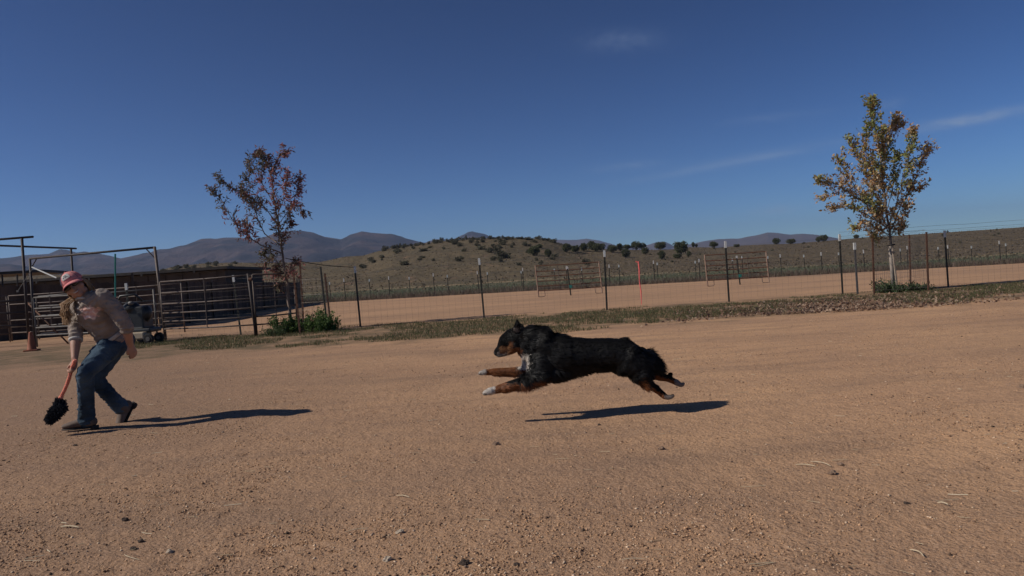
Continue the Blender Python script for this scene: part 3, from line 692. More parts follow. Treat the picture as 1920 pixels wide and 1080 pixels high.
# white strap / light batten hanging from the frame
st = empty('pale_batten', at(58, 502, 19.3)); tag(st, 'thin pale battens hanging loose from the gate frame corner', 'batten')
MB().tube([at(60, 501, 19.3), at(106, 521, 19.0)], .018, 6).build('long_batten', M_['white'], st)
MB().tube([at(60, 505, 19.3), at(34, 545, 19.2)], .010, 6).box(at(33, 546, 19.2), (.05, .03, .05)).build('short_batten', M_['gal'], st)
# leaning old gate behind person
lg = empty('leaning_gate', gp(90, 20.4)); tag(lg, 'old round cornered pipe gate leaning behind the orange cone', 'gate')
q0 = at(72, 556, 20.4); q1 = at(150, 549, 20.2)
for i, (ya, yb) in enumerate([(556, 549), (574, 570), (592, 588), (612, 604), (626, 620)]):
    MB().tube([at(72 + i, ya, 20.4), at(150, yb, 20.2)], .018, 6).build('rail', M_['gal'], lg, smooth=True)
MB().tube([at(74, 554, 20.4), at(68, 560, 20.4), at(74, 636, 20.4)], .02, 6).build('upright', M_['gal'], lg, smooth=True)
MB().tube([at(50, 566, 20.3), at(128, 644, 19.9)], .022, 6).build('diagonal_brace', M_['rust'], lg, smooth=True)
# teal post + short white tipped post
tp = empty('teal_post', gp(212, 18.2)); tag(tp, 'tall teal metal post behind the bent back of the person', 'post')
MB().tube([gp(213, 18.2), at(216, 476, 18.2)], .022, 6).build('pole', M_['teal'], tp); MB().box(at(214, 560, 18.15), (.09, .03, .05)).build('clip', M_['gal'], tp)
tq = empty('short_post', gp(243, 18.4)); tag(tq, 'short white tipped post between the teal post and the gate frame', 'post'); post(tq, gp(243, 18.4), at(236, 532, 18.4), w=.05)
# paired post joint at panels
pj = empty('gate_post', gp(478, 17.62)); tag(pj, 'thick dark pipe post where the two brown panels meet', 'post')
MB().tube([gp(478, 17.62), at(465, 513, 17.62)], .035, 8).build('pole', M_['dpipe'], pj, smooth=True); MB().tube([at(466, 524, 17.6), at(472, 524, 17.6)], .045, 8).build('collar', M_['rust'], pj)
# slatted wall: left front run and the long receding run
def slat_wall(pts, label, h0, h1):
    t = empty('slatted_wall', on(*pts[0])); tag(t, label, 'wall')
    cnt = 0
    for (a, b) in zip(pts[:-1], pts[1:]):
        a = on(*a[:2]); b = on(*b[:2]); d = (b - a); L_ = d.length; d.normalize(); nn = Vector((-d.y, d.x, 0)).normalized(); ang = math.atan2(d.y, d.x); Mx = Matrix.Rotation(ang, 3, 'Z')
        mb = MB(); k = 0
        while k < L_:
            w = .145; f = k / L_; h = h0 + (h1 - h0) * f + random.uniform(-.02, .02); q = a + d * (k + w / 2); q.z = float(zt(q.x, q.y))
            mb.box(q + Vector((0, 0, h / 2 - .03)) + nn * random.uniform(-.006, .006), (w * .985, .022, h), Mx); k += w
        mb.build('boards', M_['boards'], t)
        mb = MB(); mb.box((a + b) / 2 + Vector((0, 0, .55)) + nn * .04, (L_, .05, .09), Mx); mb.box((a + b) / 2 + Vector((0, 0, 1.3)) + nn * .04, (L_, .05, .09), Mx); mb.build('backing_rail', M_['boards'], t)
        k = 0
        while k < L_ + .1:
            q = a + d * k; MB().box(q + Vector((0, 0, (h0) / 2)) - nn * .05, (.07, .05, h0 + .04), Mx).build('wall_post', M_['dpipe'], t); k += 3.0
    return t
M_['boards'] = mat('weathered_boards', (.035, .026, .022), (.09, .066, .054), .9, 3, .3, 30, stretch=(1, 1, .15))
slat_wall([(-21.5, 22.6), (-12.6, 26.4)], 'dark board wall across the left behind the person', 2.0, 1.7)
slat_wall([(-12.58, 26.5), (-14.6, 51.5)], 'long dark board wall running back towards the far arena', 1.68, 1.5)
# low shed behind
M_['shed'] = mat('shed_wall', (.060, .048, .042), (.085, .066, .056), .9, 2, .2, 12, stretch=(1, 1, .4))
M_['shedroof'] = mat('shed_roof', (.022, .019, .018), (.04, .034, .03), .6, 6)
def shed():
    Y = 40.0; x1 = at(422, 510, Y).x; x0 = at(-160, 540, Y).x; h = at(380, 508.5, Y).z; t = empty('low_shed', on((x0 + x1) / 2, Y + 4)); tag(t, 'long low dark shed with a thin flat roof at the foot of the ridge', 'shed')
    wl_ = MB(); L_ = x1 - x0
    wl_.box(((x0 + x1) / 2, Y + 3, h / 2), (L_, 6, h)); wl_.build('wall', M_['shed'], t)
    rb = MB(); n_ = int(L_ / .9)
    for i in range(n_): rb.box((x0 + (i + .5) * L_ / n_, Y - .035, h / 2), (.05, .06, h * .96))
    rb.build('wall_battens', M_['shed'], t)
    MB().box(((x0 + x1) / 2 - .1, Y + 3, h + .1), (L_ + .9, 7.2, .14)).build('roof', M_['shedroof'], t)
    r2 = MB()
    for i in range(6): r2.box((x0 + (i + .5) * L_ / 6, Y - .62, h - .02), (.1, .06, .12))
    r2.build('rafter_ends', M_['shedroof'], t)
shed()
# lean-to roof at the left edge
ls = empty('stall_shelter', on(-19.5, 25.5)); tag(ls, 'flat dark shelter roof on thin posts at the left edge', 'shelter')
a = at(-160, 515, 24.8); b = at(62, 515, 25.6)
MB().box((a + b) / 2 + Vector((0, 1.3, 0)), ((b - a).length, 2.6, .09), Matrix.Rotation(math.atan2(b.y - a.y, b.x - a.x), 3, 'Z')).build('roof', M_['shedroof'], ls)
for px in (-120, 4, 32, 56): MB().tube([gp(px + 3, 25.4), at(px, 515, 25.4)], .03, 6).build('post', M_['dpipe'], ls)

# black utility cart by the gate
M_['blackp'] = mat('black_plastic', (.012, .012, .013), (.02, .02, .02), .45, 10, spec=.5)
M_['cream'] = mat('cream_panel', (.34, .27, .19), (.4, .33, .24), .7, 10)
M_['rubber'] = mat('rubber', (.02, .02, .02), (.035, .032, .03), .85, 30)
c0 = gp(262, 17.75); cart = empty('utility_cart', c0); tag(cart, 'black four wheeled cart with a cream deck parked by the gate', 'cart')
mb = MB(); mb.box(c0 + Vector((-.16, .3, .74)), (.44, .5, .3)).box(c0 + Vector((-.22, .3, .5)), (.56, .5, .3)).box(c0 + Vector((-.12, .25, .31)), (.74, .6, .10)); mb.ball(c0 + Vector((-.28, .2, .86)), (.2, .2, .16)).ball(c0 + Vector((.02, .24, .72)), (.16, .2, .2))
mb.remesh('body', M_['blackp'], cart, voxel=.02, smooth=4)
MB().box(c0 + Vector((0, 0, .2)), (.34, .42, .17)).build('deck', M_['cream'], cart, bevel=.03)
MB().tube([c0 + Vector((-.5, 0, 1.0)), c0 + Vector((-.42, 0, 1.16)), c0 + Vector((-.1, .05, 1.18)), c0 + Vector((.05, .1, 1.02))], .03, 8).build('handlebar', M_['blackp'], cart, smooth=True)
MB().ball(c0 + Vector((-.42, -.08, 1.0)), (.06, .04, .06)).build('headlight', M_['gal'], cart, smooth=True)
MB().ball(c0 + Vector((-.14, -.08, .98)), (.07, .05, .05)).build('engine_cap', M_['gal'], cart, smooth=True)
for dx, dy in ((-.16, -.2), (.26, -.16), (-.16, .35), (.26, .35)):
    w = MB().tube([c0 + Vector((dx, dy - .05, .115)), c0 + Vector((dx, dy + .05, .115))], .115, 18).build('wheel', M_['rubber'], cart, bevel=.015)
    h = MB().tube([c0 + Vector((dx, dy - .06, .115)), c0 + Vector((dx, dy - .045, .115))], .05, 12).build('rim', M_['gal'], cart); h.parent = w
# traffic cone
M_['cone'] = mat('cone_orange', (.30, .10, .05), (.22, .075, .045), .7, 9)
k0 = gnd(60, 658); k0 = on(k0.x, k0.y); cone = empty('traffic_cone', k0); tag(cone, 'faded orange traffic cone standing on the dirt left of the person', 'cone')
MB().tube([k0 + Vector((0, 0, .03)), k0 + Vector((0, 0, .05)), k0 + Vector((0, 0, .2)), k0 + Vector((0, 0, .44)), k0 + Vector((0, 0, .455))], [.12, .10, .078, .04, .036], 16).build('cone_body', M_['cone'], cone, smooth=True)
MB().box(k0 + Vector((0, 0, .018)), (.3, .3, .034), Matrix.Rotation(.3, 3, 'Z')).build('base', M_['cone'], cone, bevel=.01)

# ------------------------------------------------------------ the two young trees
def build_tree(name, base, Y, limbs, label, cols, leaf, nleaf, seed, bark, twigs, spread, guard=None, tipw=0.0, droop=0.0):
    rr = random.Random(seed); t = empty(name, base); tag(t, label, 'tree')
    mb = MB(); ends = []
    for L_ in limbs:
        pts = []
        for i, (px, py, dy) in enumerate(L_['p']): pts.append(at(px, py, Y + dy) if i or L_.get('free') else (Vector(base) if L_.get('root') else at(px, py, Y + dy)))
        r0, r1 = L_['r']; n_ = len(pts); P = []
        for i in range(n_ - 1):
            for q in range(4): 
                P.append(pts[i].lerp(pts[i + 1], q / 4) + Vector((rr.uniform(-1, 1), rr.uniform(-1, 1), 0)) * (.015 if (i or q) else 0))
        P.append(pts[-1]); rad = [r0 + (r1 - r0) * (i / (len(P) - 1)) ** .8 for i in range(len(P))]
        mb.tube(P, rad, 7)
        if L_.get('bare'): continue
        # twigs with leaves
        Ltot = sum((P[i + 1] - P[i]).length for i in range(len(P) - 1)); nt = max(3, int(Ltot * twigs))
        s0 = L_.get('from', .2)
        for k in range(nt):
            f = s0 + (1 - s0) * ((k + rr.random()) / nt); fi = f * (len(P) - 1); i = min(int(fi), len(P) - 2); o_ = P[i].lerp(P[i + 1], fi - i); d = (P[i + 1] - P[i]).normalized()
            sdv = Vector((rr.gauss(0, 1), rr.gauss(0, 1), rr.gauss(0, .5))).normalized()
            dv = (d * .9 + sdv * .9 + Vector((0, 0, .35))).normalized(); ln = spread * rr.uniform(.4, 1.1) * (1 - .35 * f)
            m1 = o_ + dv * ln * .5 + Vector((0, 0, .02)); e = o_ + dv * ln + Vector((0, 0, .03 - droop * ln)); mb.tube([o_, m1, e], [.006, .004, .0022], 4, caps=False)
            ends += [(o_, m1, e, f)]
        ends += [(P[-3], P[-2], P[-1], 1.0)] * 3
    mb.build('trunk', M_[bark], t, smooth=True)
    r = np.random.default_rng(seed); n_ = nleaf; idx = r.integers(0, len(ends), n_); P = np.zeros((n_, 3)); D = np.zeros((n_, 3)); C = np.zeros((n_, 3))
    cl_ = np.array(cols)
    for q in range(n_):
        o_, m1, e, f = ends[idx[q]]; s_ = r.random() ** .7
        p = (o_.lerp(m1, s_ * 2) if s_ < .5 else m1.lerp(e, s_ * 2 - 1)); j = r.normal(0, .028, 3); P[q] = np.array(p) + j
        dd = np.array((e - o_).normalized()) * .6 + r.normal(0, .7, 3); dd[2] -= droop * 1.5; D[q] = dd
        g = vnoise(p.x * 1, p.z * 1, .45, seed)  # patches of colour through the crown
        k = int(np.clip((g + .5 + r.normal(0, .22)) * len(cols), 0, len(cols) - 1)); C[q] = cl_[k] * r.uniform(.7, 1.25)
    V, Fc, C4 = leaf_cards(P, D, leaf, C, seed, .36 if droop > .1 else .6, .3)
    off = np.array(base); npmesh('crown', V - off, Fc, M_['leafy'], t, C4)
    return t
T1 = lambda x, y: (380 + x / 2.7, 260 + y / 2.7)
def limb(T, pts, r0, r1, **k): return dict(p=[(*T(x, y), d) for x, y, d in pts], r=(r0, r1), **k)
YL = 18.3; bl = on(at(548, 620, YL).x, YL)
LB = [limb(T1, [(452, 960, 0), (440, 860, 0), (428, 740, 0), (415, 650, 0), (400, 560, .05), (388, 480, .05), (378, 400, .05), (360, 300, 0), (350, 200, 0), (330, 120, 0), (295, 80, .1)], .045, .006, root=True, **{'from': .38}),
      limb(T1, [(400, 580, 0), (300, 540, -.1), (240, 505, -.2), (190, 460, -.3), (130, 380, -.35), (90, 300, -.35), (50, 260, -.4)], .018, .004),
      limb(T1, [(395, 540, 0), (310, 480, .2), (270, 380, .3), (240, 290, .35), (235, 200, .3), (240, 120, .3), (275, 70, .2)], .016, .004),
      limb(T1, [(310, 470, .2), (240, 445, .1), (210, 420, .1), (225, 470, 0)], .008, .003),
      limb(T1, [(385, 430, 0), (330, 370, -.2), (290, 320, -.3), (215, 290, -.4), (150, 250, -.45), (70, 190, -.5)], .014, .003),
      limb(T1, [(375, 400, 0), (400, 330, -.2), (420, 250, -.3), (430, 170, -.3)], .011, .003), limb(T1, [(352, 230, 0), (370, 150, .1), (385, 90, .2), (420, 72, .2)], .010, .003),
      limb(T1, [(390, 480, 0), (430, 400, .2), (460, 320, .3), (480, 250, .3), (490, 200, .3)], .012, .003), limb(T1, [(395, 420, 0), (440, 360, -.2), (480, 340, -.3), (510, 380, -.3)], .009, .003),
      limb(T1, [(395, 520, 0), (430, 460, .1), (450, 420, .1)], .008, .003), limb(T1, [(360, 330, 0), (310, 250, .1), (290, 180, .1), (310, 110, .1)], .009, .003), limb(T1, [(280, 380, .3), (240, 340, .2), (190, 240, .1)], .008, .003),
      limb(T1, [(412, 640, 0), (380, 672, -.1), (345, 660, -.15), (325, 620, -.2)], .010, .004, bare=True), limb(T1, [(425, 730, 0), (405, 765, -.1), (385, 740, -.1)], .009, .004, bare=True), limb(T1, [(405, 600, 0), (360, 600, .1), (320, 610, .15), (310, 560, .1)], .007, .003),
      limb(T1, [(420, 690, 0), (380, 700, .1), (370, 640, .1)], .006, .003), limb(T1, [(430, 700, 0), (460, 660, .1), (470, 620, .1)], .006, .003)]
LB += [limb(T1, [(418, 700, 0), (400, 660, .1), (385, 690, .15)], .006, .003), limb(T1, [(405, 620, 0), (440, 640, -.1), (462, 680, -.15)], .006, .003), limb(T1, [(398, 590, 0), (350, 600, -.1), (312, 640, -.1)], .006, .003), limb(T1, [(425, 740, 0), (400, 720, -.1), (385, 760, -.1)], .005, .003)]
tl = build_tree('young_tree', bl, YL, LB, 'young tree with sparse dark red and green leaves beside the corral panels',
           [(.13, .12, .075), (.17, .135, .085), (.24, .14, .10), (.29, .14, .115), (.34, .12, .11), (.38, .14, .13)], .080, 5000, 11, 'bark_red', 19, .40, droop=.3)
T2 = lambda x, y: (1500 + x / 2.571, 160 + y / 2.571)
YR = 18.2; br_ = on(at(1679, 549, YR).x, YR)
RB = [limb(T2, [(462, 990, 0), (450, 880, 0), (440, 780, 0), (430, 700, 0), (415, 600, 0), (405, 500, 0), (395, 400, 0), (380, 300, 0), (365, 200, 0), (350, 120, 0), (346, 80, 0)], .042, .006, root=True, **{'from': .45}),
      limb(T2, [(430, 690, 0), (360, 600, -.1), (300, 560, -.2), (230, 510, -.3), (160, 480, -.35), (85, 465, -.4)], .016, .004), limb(T2, [(425, 690, 0), (350, 640, .1), (280, 600, .2), (200, 590, .25), (160, 600, .25)], .014, .004),
      limb(T2, [(350, 620, 0), (310, 560, .2), (260, 480, .3), (220, 420, .3), (190, 360, .3)], .011, .003), limb(T2, [(415, 600, 0), (350, 480, .1), (300, 400, .2), (270, 330, .2), (245, 265, .2)], .012, .003),
      limb(T2, [(405, 520, 0), (350, 420, -.2), (320, 320, -.3), (320, 200, -.3)], .012, .003), limb(T2, [(400, 450, 0), (410, 350, .2), (440, 250, .3), (460, 160, .3)], .012, .003), limb(T2, [(440, 250, .3), (470, 220, .3), (490, 190, .3)], .006, .003),
      limb(T2, [(430, 680, 0), (470, 560, -.2), (500, 440, -.3), (530, 330, -.35), (550, 270, -.35), (540, 220, -.35)], .015, .003), limb(T2, [(435, 700, 0), (480, 600, .1), (530, 500, .2), (570, 410, .3), (600, 340, .3), (615, 310, .3)], .015, .003),
      limb(T2, [(500, 560, .1), (540, 510, .1), (580, 500, .1)], .008, .003), limb(T2, [(415, 620, 0), (450, 500, .3), (450, 400, .4), (470, 340, .4)], .011, .003), limb(T2, [(440, 720, 0), (480, 680, -.1), (500, 620, -.2), (520, 580, -.2)], .010, .003),
      limb(T2, [(430, 720, 0), (370, 690, -.1), (310, 670, -.2), (265, 690, -.2)], .010, .003), limb(T2, [(435, 720, 0), (380, 640, -.3), (350, 560, -.4), (340, 470, -.4)], .011, .003), limb(T2, [(435, 700, 0), (400, 640, .35), (390, 560, .45), (380, 450, .45)], .011, .003),
      limb(T2, [(400, 400, 0), (400, 300, -.1), (400, 210, -.1)], .008, .003), limb(T2, [(230, 510, -.3), (170, 530, -.3), (115, 548, -.3)], .006, .003), limb(T2, [(440, 730, 0), (480, 710, .2), (495, 690, .2)], .008, .003), limb(T2, [(430, 720, 0), (380, 730, .2), (350, 715, .2)], .008, .003)]
RB += [limb(T2, [(436, 740, 0), (400, 700, -.2), (370, 640, -.3), (390, 600, -.3)], .009, .003), limb(T2, [(436, 735, 0), (460, 690, .3), (450, 620, .35)], .008, .003), limb(T2, [(436, 745, 0), (400, 735, .1), (360, 742, .1)], .007, .003)]
tr = build_tree('young_tree', br_, YR, RB, 'young tree with upright branches of orange and green autumn leaves by the right fence posts',
           [(.25, .28, .10), (.34, .34, .13), (.42, .34, .16), (.46, .30, .13), (.48, .26, .11), (.50, .40, .28)], .078, 7000, 23, 'bark', 22, .42, droop=.03)
# leaf clusters at tips are denser on this tree
MB().tube([at(1668, 459, YR - .08), at(1672, 500, YR - .08), at(1675, 540, YR - .08)], [.042, .044, .042], 10).build('trunk_wrap', M_['wrap'], tr, smooth=True)
sk = empty('wood_stake', on(at(1682, 549, YR - .2).x, YR - .2)); tag(sk, 'weathered wooden stake tied against the wrapped trunk of the right tree', 'stake')
MB().tube([on(at(1683, 549, YR - .2).x, YR - .2), at(1673, 462, YR - .18)], .026, 6).build('stake', M_['wood'], sk); MB().tube([at(1664, 461, YR - .2), at(1678, 458, YR - .2)], .02, 6).build('tie', M_['rope'], sk)

# cages round the trees
def cage(label, posts, m, htop, step, name='tree_cage', hs=None, close=True):
    t = empty(name, posts[0][0]); tag(t, label, 'tree cage')
    for b, tp_, mm_ in posts: post(t, b, tp_, mm_, cap=False, w=.045)
    k = len(posts); mb = MB()
    for i in range(k if close else k - 1):
        a = Vector(posts[i][0]); b = Vector(posts[(i + 1) % k][0]); wires(mb, a, b, hs or [.08 + .2 * j for j in range(7)], .0028); verts_(mb, a, b, step, .08, 1.3, .0022)
    mb.build('cage_mesh', M_['wire'], t)
cage('rusty wire cage on T posts round the left tree', [(gp(561, 17.3), at(550, 509, 17.3), 'rust'), (gp(613, 18.0), at(601, 500, 18.0), 'tpost'), (gp(620, 19.4), at(609, 513, 19.4), 'rust'), (gp(569, 19.9), at(562, 490, 19.9), 'rust')], 'rust', 1.4, .16)
cage('rusty wire cage on tall brown posts round the right tree', [(gp(1642, 17.4), at(1636, 447, 17.4), 'rust'), (gp(1744, 17.4), at(1737, 435, 17.4), 'rust'), (gp(1711, 19.9), at(1705, 441, 19.9), 'rust')], 'rust', 1.5, .16, hs=[.1 + .19 * j for j in range(8)])
gp2 = empty('grey_post', gp(1611, 18.3)); tag(gp2, 'grey post with a white tip just left of the right tree cage', 'post'); post(gp2, gp(1611, 18.3), at(1602, 456, 18.3), 'gal', w=.05)
# rope from left tree to first fence post
rp = MB(); a = at(535, 484, YL); b = at(665, 501, 18.75)
rp.tube([a.lerp(b, i / 8) - Vector((0, 0, .05 * math.sin(math.pi * i / 8))) for i in range(9)], .009, 6)
ro = rp.build('tie_rope', M_['rope']); tag(ro, 'dark rope stretched from the left tree to the first fence post', 'rope')

# weeds at tree feet
def plant(name, label, clumps, cols, seed, n_, leaf):
    r = np.random.default_rng(seed); P = []; D = []; t = empty(name, on(*clumps[0][:2])); tag(t, label, 'plant'); mb = MB(); o_ = np.array(t.location)
    for (x, y, rad, h) in clumps:
        for s_ in range(int(14 * rad / .2)):
            a = r.random() * 6.28; q = rad * math.sqrt(r.random()); bx, by = x + math.cos(a) * q * .6, y + math.sin(a) * q * .6; hh = h * r.uniform(.45, 1.05) * (1 - .3 * q / rad)
            e = Vector((x + math.cos(a) * q * 1.3, y + math.sin(a) * q * 1.3, hh)); b = on(bx, by); mb.tube([b, b.lerp(e, .5) + Vector((0, 0, hh * .12)), e], [.005, .004, .002], 4, caps=False)
            m_ = n_; f = r.random(m_) ** .8
            for v in f: 
                p = b.lerp(e, v); P.append(np.array(p) + r.normal(0, .035, 3)); D.append(r.normal(0, 1, 3) + np.array([0, 0, .4]))
    mb.build('stems', M_['leafstem'], t); P = np.array(P); P[:, 2] = np.maximum(P[:, 2], .01); C = np.array(cols)[r.integers(0, len(cols), len(P))] * r.uniform(.7, 1.3, (len(P), 1))
    V, Fc, C4 = leaf_cards(P, np.array(D), leaf, C, seed, .4); npmesh('leaves', V - o_, Fc, M_['leafy'], t, C4)
M_['leafstem'] = mat('stems', (.07, .09, .035), (.1, .11, .05), .8)
GR = [(.08, .15, .035), (.11, .19, .05), (.065, .12, .03), (.14, .21, .065)]
def gx(px, Y): return at(px, 600, Y).x
plant('leafy_weed', 'bright green leafy weeds heaped round the foot of the left tree', [(gx(532, 17.9), 17.9, .28, .55), (gx(548, 18.0), 18.0, .3, .42), (gx(566, 18.1), 18.1, .3, .38)], GR, 3, 44, .06)
plant('leafy_weed', 'tall bushy green weed inside the right side of the left cage', [(gx(585, 17.8), 17.8, .3, .58), (gx(603, 17.8), 17.8, .3, .62), (gx(618, 18.0), 18.0, .2, .3)], GR, 4, 48, .06)
plant('low_weed', 'low dull green weed left of the left tree', [(gx(505, 17.3), 17.3, .22, .26), (gx(520, 17.2), 17.2, .2, .2)], [(.06, .09, .035), (.09, .11, .05)], 5, 22, .045)
plant('leafy_weed', 'soft green weed left of the right tree trunk', [(gx(1660, 18.1), 18.1, .22, .38), (gx(1672, 18.0), 18.0, .2, .24)], [(.06, .10, .04), (.085, .12, .055), (.1, .12, .07)], 6, 40, .055)
plant('low_weed', 'low spreading green weeds right of the right tree trunk', [(gx(1694, 17.9), 17.9, .28, .24), (gx(1715, 17.9), 17.9, .3, .2), (gx(1733, 18.0), 18.0, .2, .15)], [(.06, .10, .04), (.085, .12, .055), (.1, .12, .07)], 7, 36, .055)

# ------------------------------------------------------------ the running dog
YD = 5.22
def D2(x, y): return (880 + x / 6.0, 580 + y / 6.0)          # traced from enlarged crops of the photograph, then given depth
def D3(x, y): return (1080 + x / 5.4, 600 + y / 5.4)
PXM = YD / F
def dp(p, dy=0.0): return at(p[0], p[1], YD + dy)
def dog():
    c0 = at(1085, 690, YD); root = empty('dog', Vector((c0.x, YD, 0.0)))
    tag(root, 'long haired black dog with tan legs, stretched out in mid leap above its shadow', 'dog')
    Yl = (0, 1, 0)
    mb = MB()
    def L(pts, lat, dy=0.0, n=20, steps=4):
        """pts (px, py, vertical radius px)"""
        P = [dp((p[0], p[1]), dy if isinstance(dy, (int, float)) else dy[i]) for i, p in enumerate(pts)]
        rv = [p[2] * PXM for p in pts]; rl = [q * PXM for q in lat]
        mb.chain(P, rl, n, Yl, rv, steps)
    # trunk: ruff, deep chest, tucked belly, croup
    L([(992, 645, 30), (1014, 655, 34.5), (1045, 667, 38.5), (1078, 667.5, 34), (1112, 665, 29.5), (1143, 665, 29), (1170, 671, 32), (1193, 677, 26)], [22, 28, 32, 33, 31, 31, 32, 24])
    L([(1010, 690, 22), (1040, 692, 20), (1070, 688, 16)], [26, 28, 24])          # brisket
    # neck
    L([(975, 632, 19), (992, 637, 24), (1012, 644, 30)], [16, 20, 26])
    # skull and muzzle
    L([(975, 634, 20), (960, 636, 20), (950, 640, 15.5), (943, 648, 11.5)], [16, 16.5, 13, 9])
    L([(950, 649, 12), (941, 654.5, 10.2), (934, 660, 8.4), (931.5, 663, 6.8)], [9, 7.5, 6.5, 5])
    L([(962, 655, 8), (948, 662, 5.5), (936, 666, 4.2)], [8, 6, 4])             # lower jaw
    # cheeks
    for s in (-1, 1): mb.ball(dp((964, 648), s * .035), (.045, .03, .045))
    # ears
    for s in (-1, 1):
        e0 = dp((966 + s * 0, 620), s * .045); e1 = dp((970, 609), s * .062); e2 = dp((969, 599), s * .068)
        if s > 0: e0, e1, e2 = dp((974, 620), .05), dp((977, 612), .075), dp((974, 607), .088)
        mb.chain([e0, e1, e2], [.030, .021, .006], 10, (1, 0, 0), [.016, .011, .005], 3)
    # brow ridge / stop
    mb.ball(dp((950, 634), -.028), .022); mb.ball(dp((950, 634), .028), .022)
    # near front leg: shoulder, upper arm, forearm, paw
    L([(1014, 676, 26), (1006, 698, 19), (1000, 711, 12)], [12, 12, 10], -.072)
    L([(1014, 702, 14), (992, 713, 10.5), (965, 721, 9.6), (945, 727, 8.4), (930, 731, 7.2), (918, 734, 7.4)], [12, 10, 8, 7, 6.5, 7], [-.08, -.085, -.085, -.082, -.08, -.08])
    for k, (dx, dy_) in enumerate(((0, -.022), (-1.5, -.007), (-1.5, .009), (0, .022))):
        L([(921 + dx, 734, 6), (913 + dx, 736, 5.6), (909.5 + dx, 738, 4.2)], [4.2, 4.2, 3.6], -.08 + dy_, 10, 3)
    # far front leg
    L([(1000, 672, 22), (992, 690, 15)], [13, 10], .075)
    L([(1000, 692, 12), (975, 696, 8.6), (950, 697, 7.6), (930, 697, 7), (917, 698, 5.8), (909, 698, 6)], [10, 8, 7, 7, 6, 6.5], .085)
    for k, (dx, dy_) in enumerate(((0, -.02), (-1.5, -.006), (-1.5, .009), (0, .02))):
        L([(911 + dx, 698.5, 4.8), (904 + dx, 699, 4.4), (900.5 + dx, 700.5, 3.2)], [3.6, 3.6, 3], .085 + dy_, 10, 3)
    # near hind leg: thigh, shank, hock, rear pastern, paw (trailing)
    L([(1172, 674, 29), (1187, 684, 26), (1196, 697, 20), (1203, 708, 14)], [15, 16, 14, 10], -.07)
    L([(1196, 702, 15), (1210, 716, 9.5), (1224, 725, 7.4), (1237, 735, 6.2), (1245, 742, 5.8)], [12, 8, 6.5, 5.5, 5.5], -.085)
    mb.ball(dp((1231, 726), -.085), (.02, .014, .018))
    for k, dy_ in enumerate((-.02, -.007, .007, .02)):
        L([(1244, 742.5, 5), (1252, 745, 4.6), (1258, 744, 4), (1262, 741.5, 3)], [3.6, 3.6, 3.4, 2.6], -.085 + dy_, 10, 3)
    # far hind leg
    L([(1185, 675, 26), (1205, 680, 24), (1218, 688, 19), (1228, 697, 13)], [16, 14, 12, 9], .075)
    L([(1218, 698, 14), (1236, 706, 8), (1250, 709, 6.6), (1262, 714, 5.8), (1270, 718, 5.8)], [10, 7, 6, 5.5, 5.5], .085)
    mb.ball(dp((1257, 702), .085), (.018, .012, .016))
    for k, dy_ in enumerate((-.02, -.007, .007, .02)):
        L([(1268, 717.5, 4.8), (1274, 721, 4.4), (1279, 721.5, 3.8), (1281.5, 719, 2.8)], [3.6, 3.6, 3.2, 2.4], .085 + dy_, 10, 3)
    for k, dy_ in enumerate((-.018, -.006, .007, .019)):
        for (q0, q1, lat_) in (((914, 736.5), (909, 740), -.08), ((905, 699.5), (900.5, 702), .085)): mb.ball(dp(((q0[0] + q1[0]) / 2, (q0[1] + q1[1]) / 2), lat_ + dy_ * 1.15), (.0135, .0085, .011))
    # bobbed tail
    L([(1163, 646, 10), (1170, 642, 7.5), (1176, 643, 6)], [9, 8, 7])
    body = mb.remesh('body', M_['dogskin'], root, voxel=.0052, smooth=5)
    me = body.data; n = len(me.vertices); co = np.zeros(n * 3, np.float32); me.vertices.foreach_get('co', co); co = co.reshape(-1, 3).astype(np.float64)
    off = np.array(root.location)
    def pix(P):
        w = P + off - np.array([0, 0, EYE]); R3 = np.array([_r, _u, _f]); q = w @ R3.T
        return 960 + q[:, 0] / q[:, 2] * F, 540 - q[:, 1] / q[:, 2] * F, w[:, 1] - YD
    BLK = np.array([.0052, .0048, .0050]); TAN = np.array([.17, .062, .024]); WHT = np.array([.52, .47, .42]); GRY = np.array([.20, .17, .15]); DK = np.array([.012, .010, .010])
    T2 = np.array([.22, .11, .055])
    def color(P, jitter=0.0):
        # markings live on the dog itself: they are measured in its own x / z, side by side
        x, y, dy = pix(P * 1.0)
        nz = jitter; x = x + nz[:, 0] * 2.5; y = y + nz[:, 1] * 2.5
        C = np.tile(BLK, (len(x), 1)); near = dy < 0
        def put(mask, c): C[mask] = c
        low = lambda x0, y0, x1, y1: y > y0 + (y1 - y0) * (x - x0) / (x1 - x0)
        # near fore leg
        fl = near & (x < 1018) & (y > 702)
        put(fl & (x < 948), TAN); put(fl & (x >= 948) & low(948, 722, 1010, 712), TAN); put(fl & (x < 928), WHT); put(fl & (x < 913) & (y > 737), GRY)
        ff = (~near) & (x < 985) & (y > 683)
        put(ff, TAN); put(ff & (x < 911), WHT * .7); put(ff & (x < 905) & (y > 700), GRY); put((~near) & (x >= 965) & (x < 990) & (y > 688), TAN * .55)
        # hind legs
        h = near & (x > 1196) & (y > 700)
        put(h & low(1196, 711, 1245, 742), TAN); put(h & (x > 1246), GRY * 1.1); put(h & (x > 1246) & (y < 741), DK)
        h2 = (~near) & (x > 1228) & (y > 695)
        put(h2 & low(1228, 703, 1270, 716), TAN); put(h2 & (x > 1265), GRY * 1.2)
        # chest blaze
        put((x > 968) & (x < 991) & (y > 664) & (y < 692), WHT * 1.15)
        put((x > 964) & (x < 976) & (y > 652) & (y < 664), TAN)
        # face
        head = (x < 968) & (y < 676)
        put(head & (y > 650) & (x > 934) & (x < 957) & (y < 668), T2 * .85)
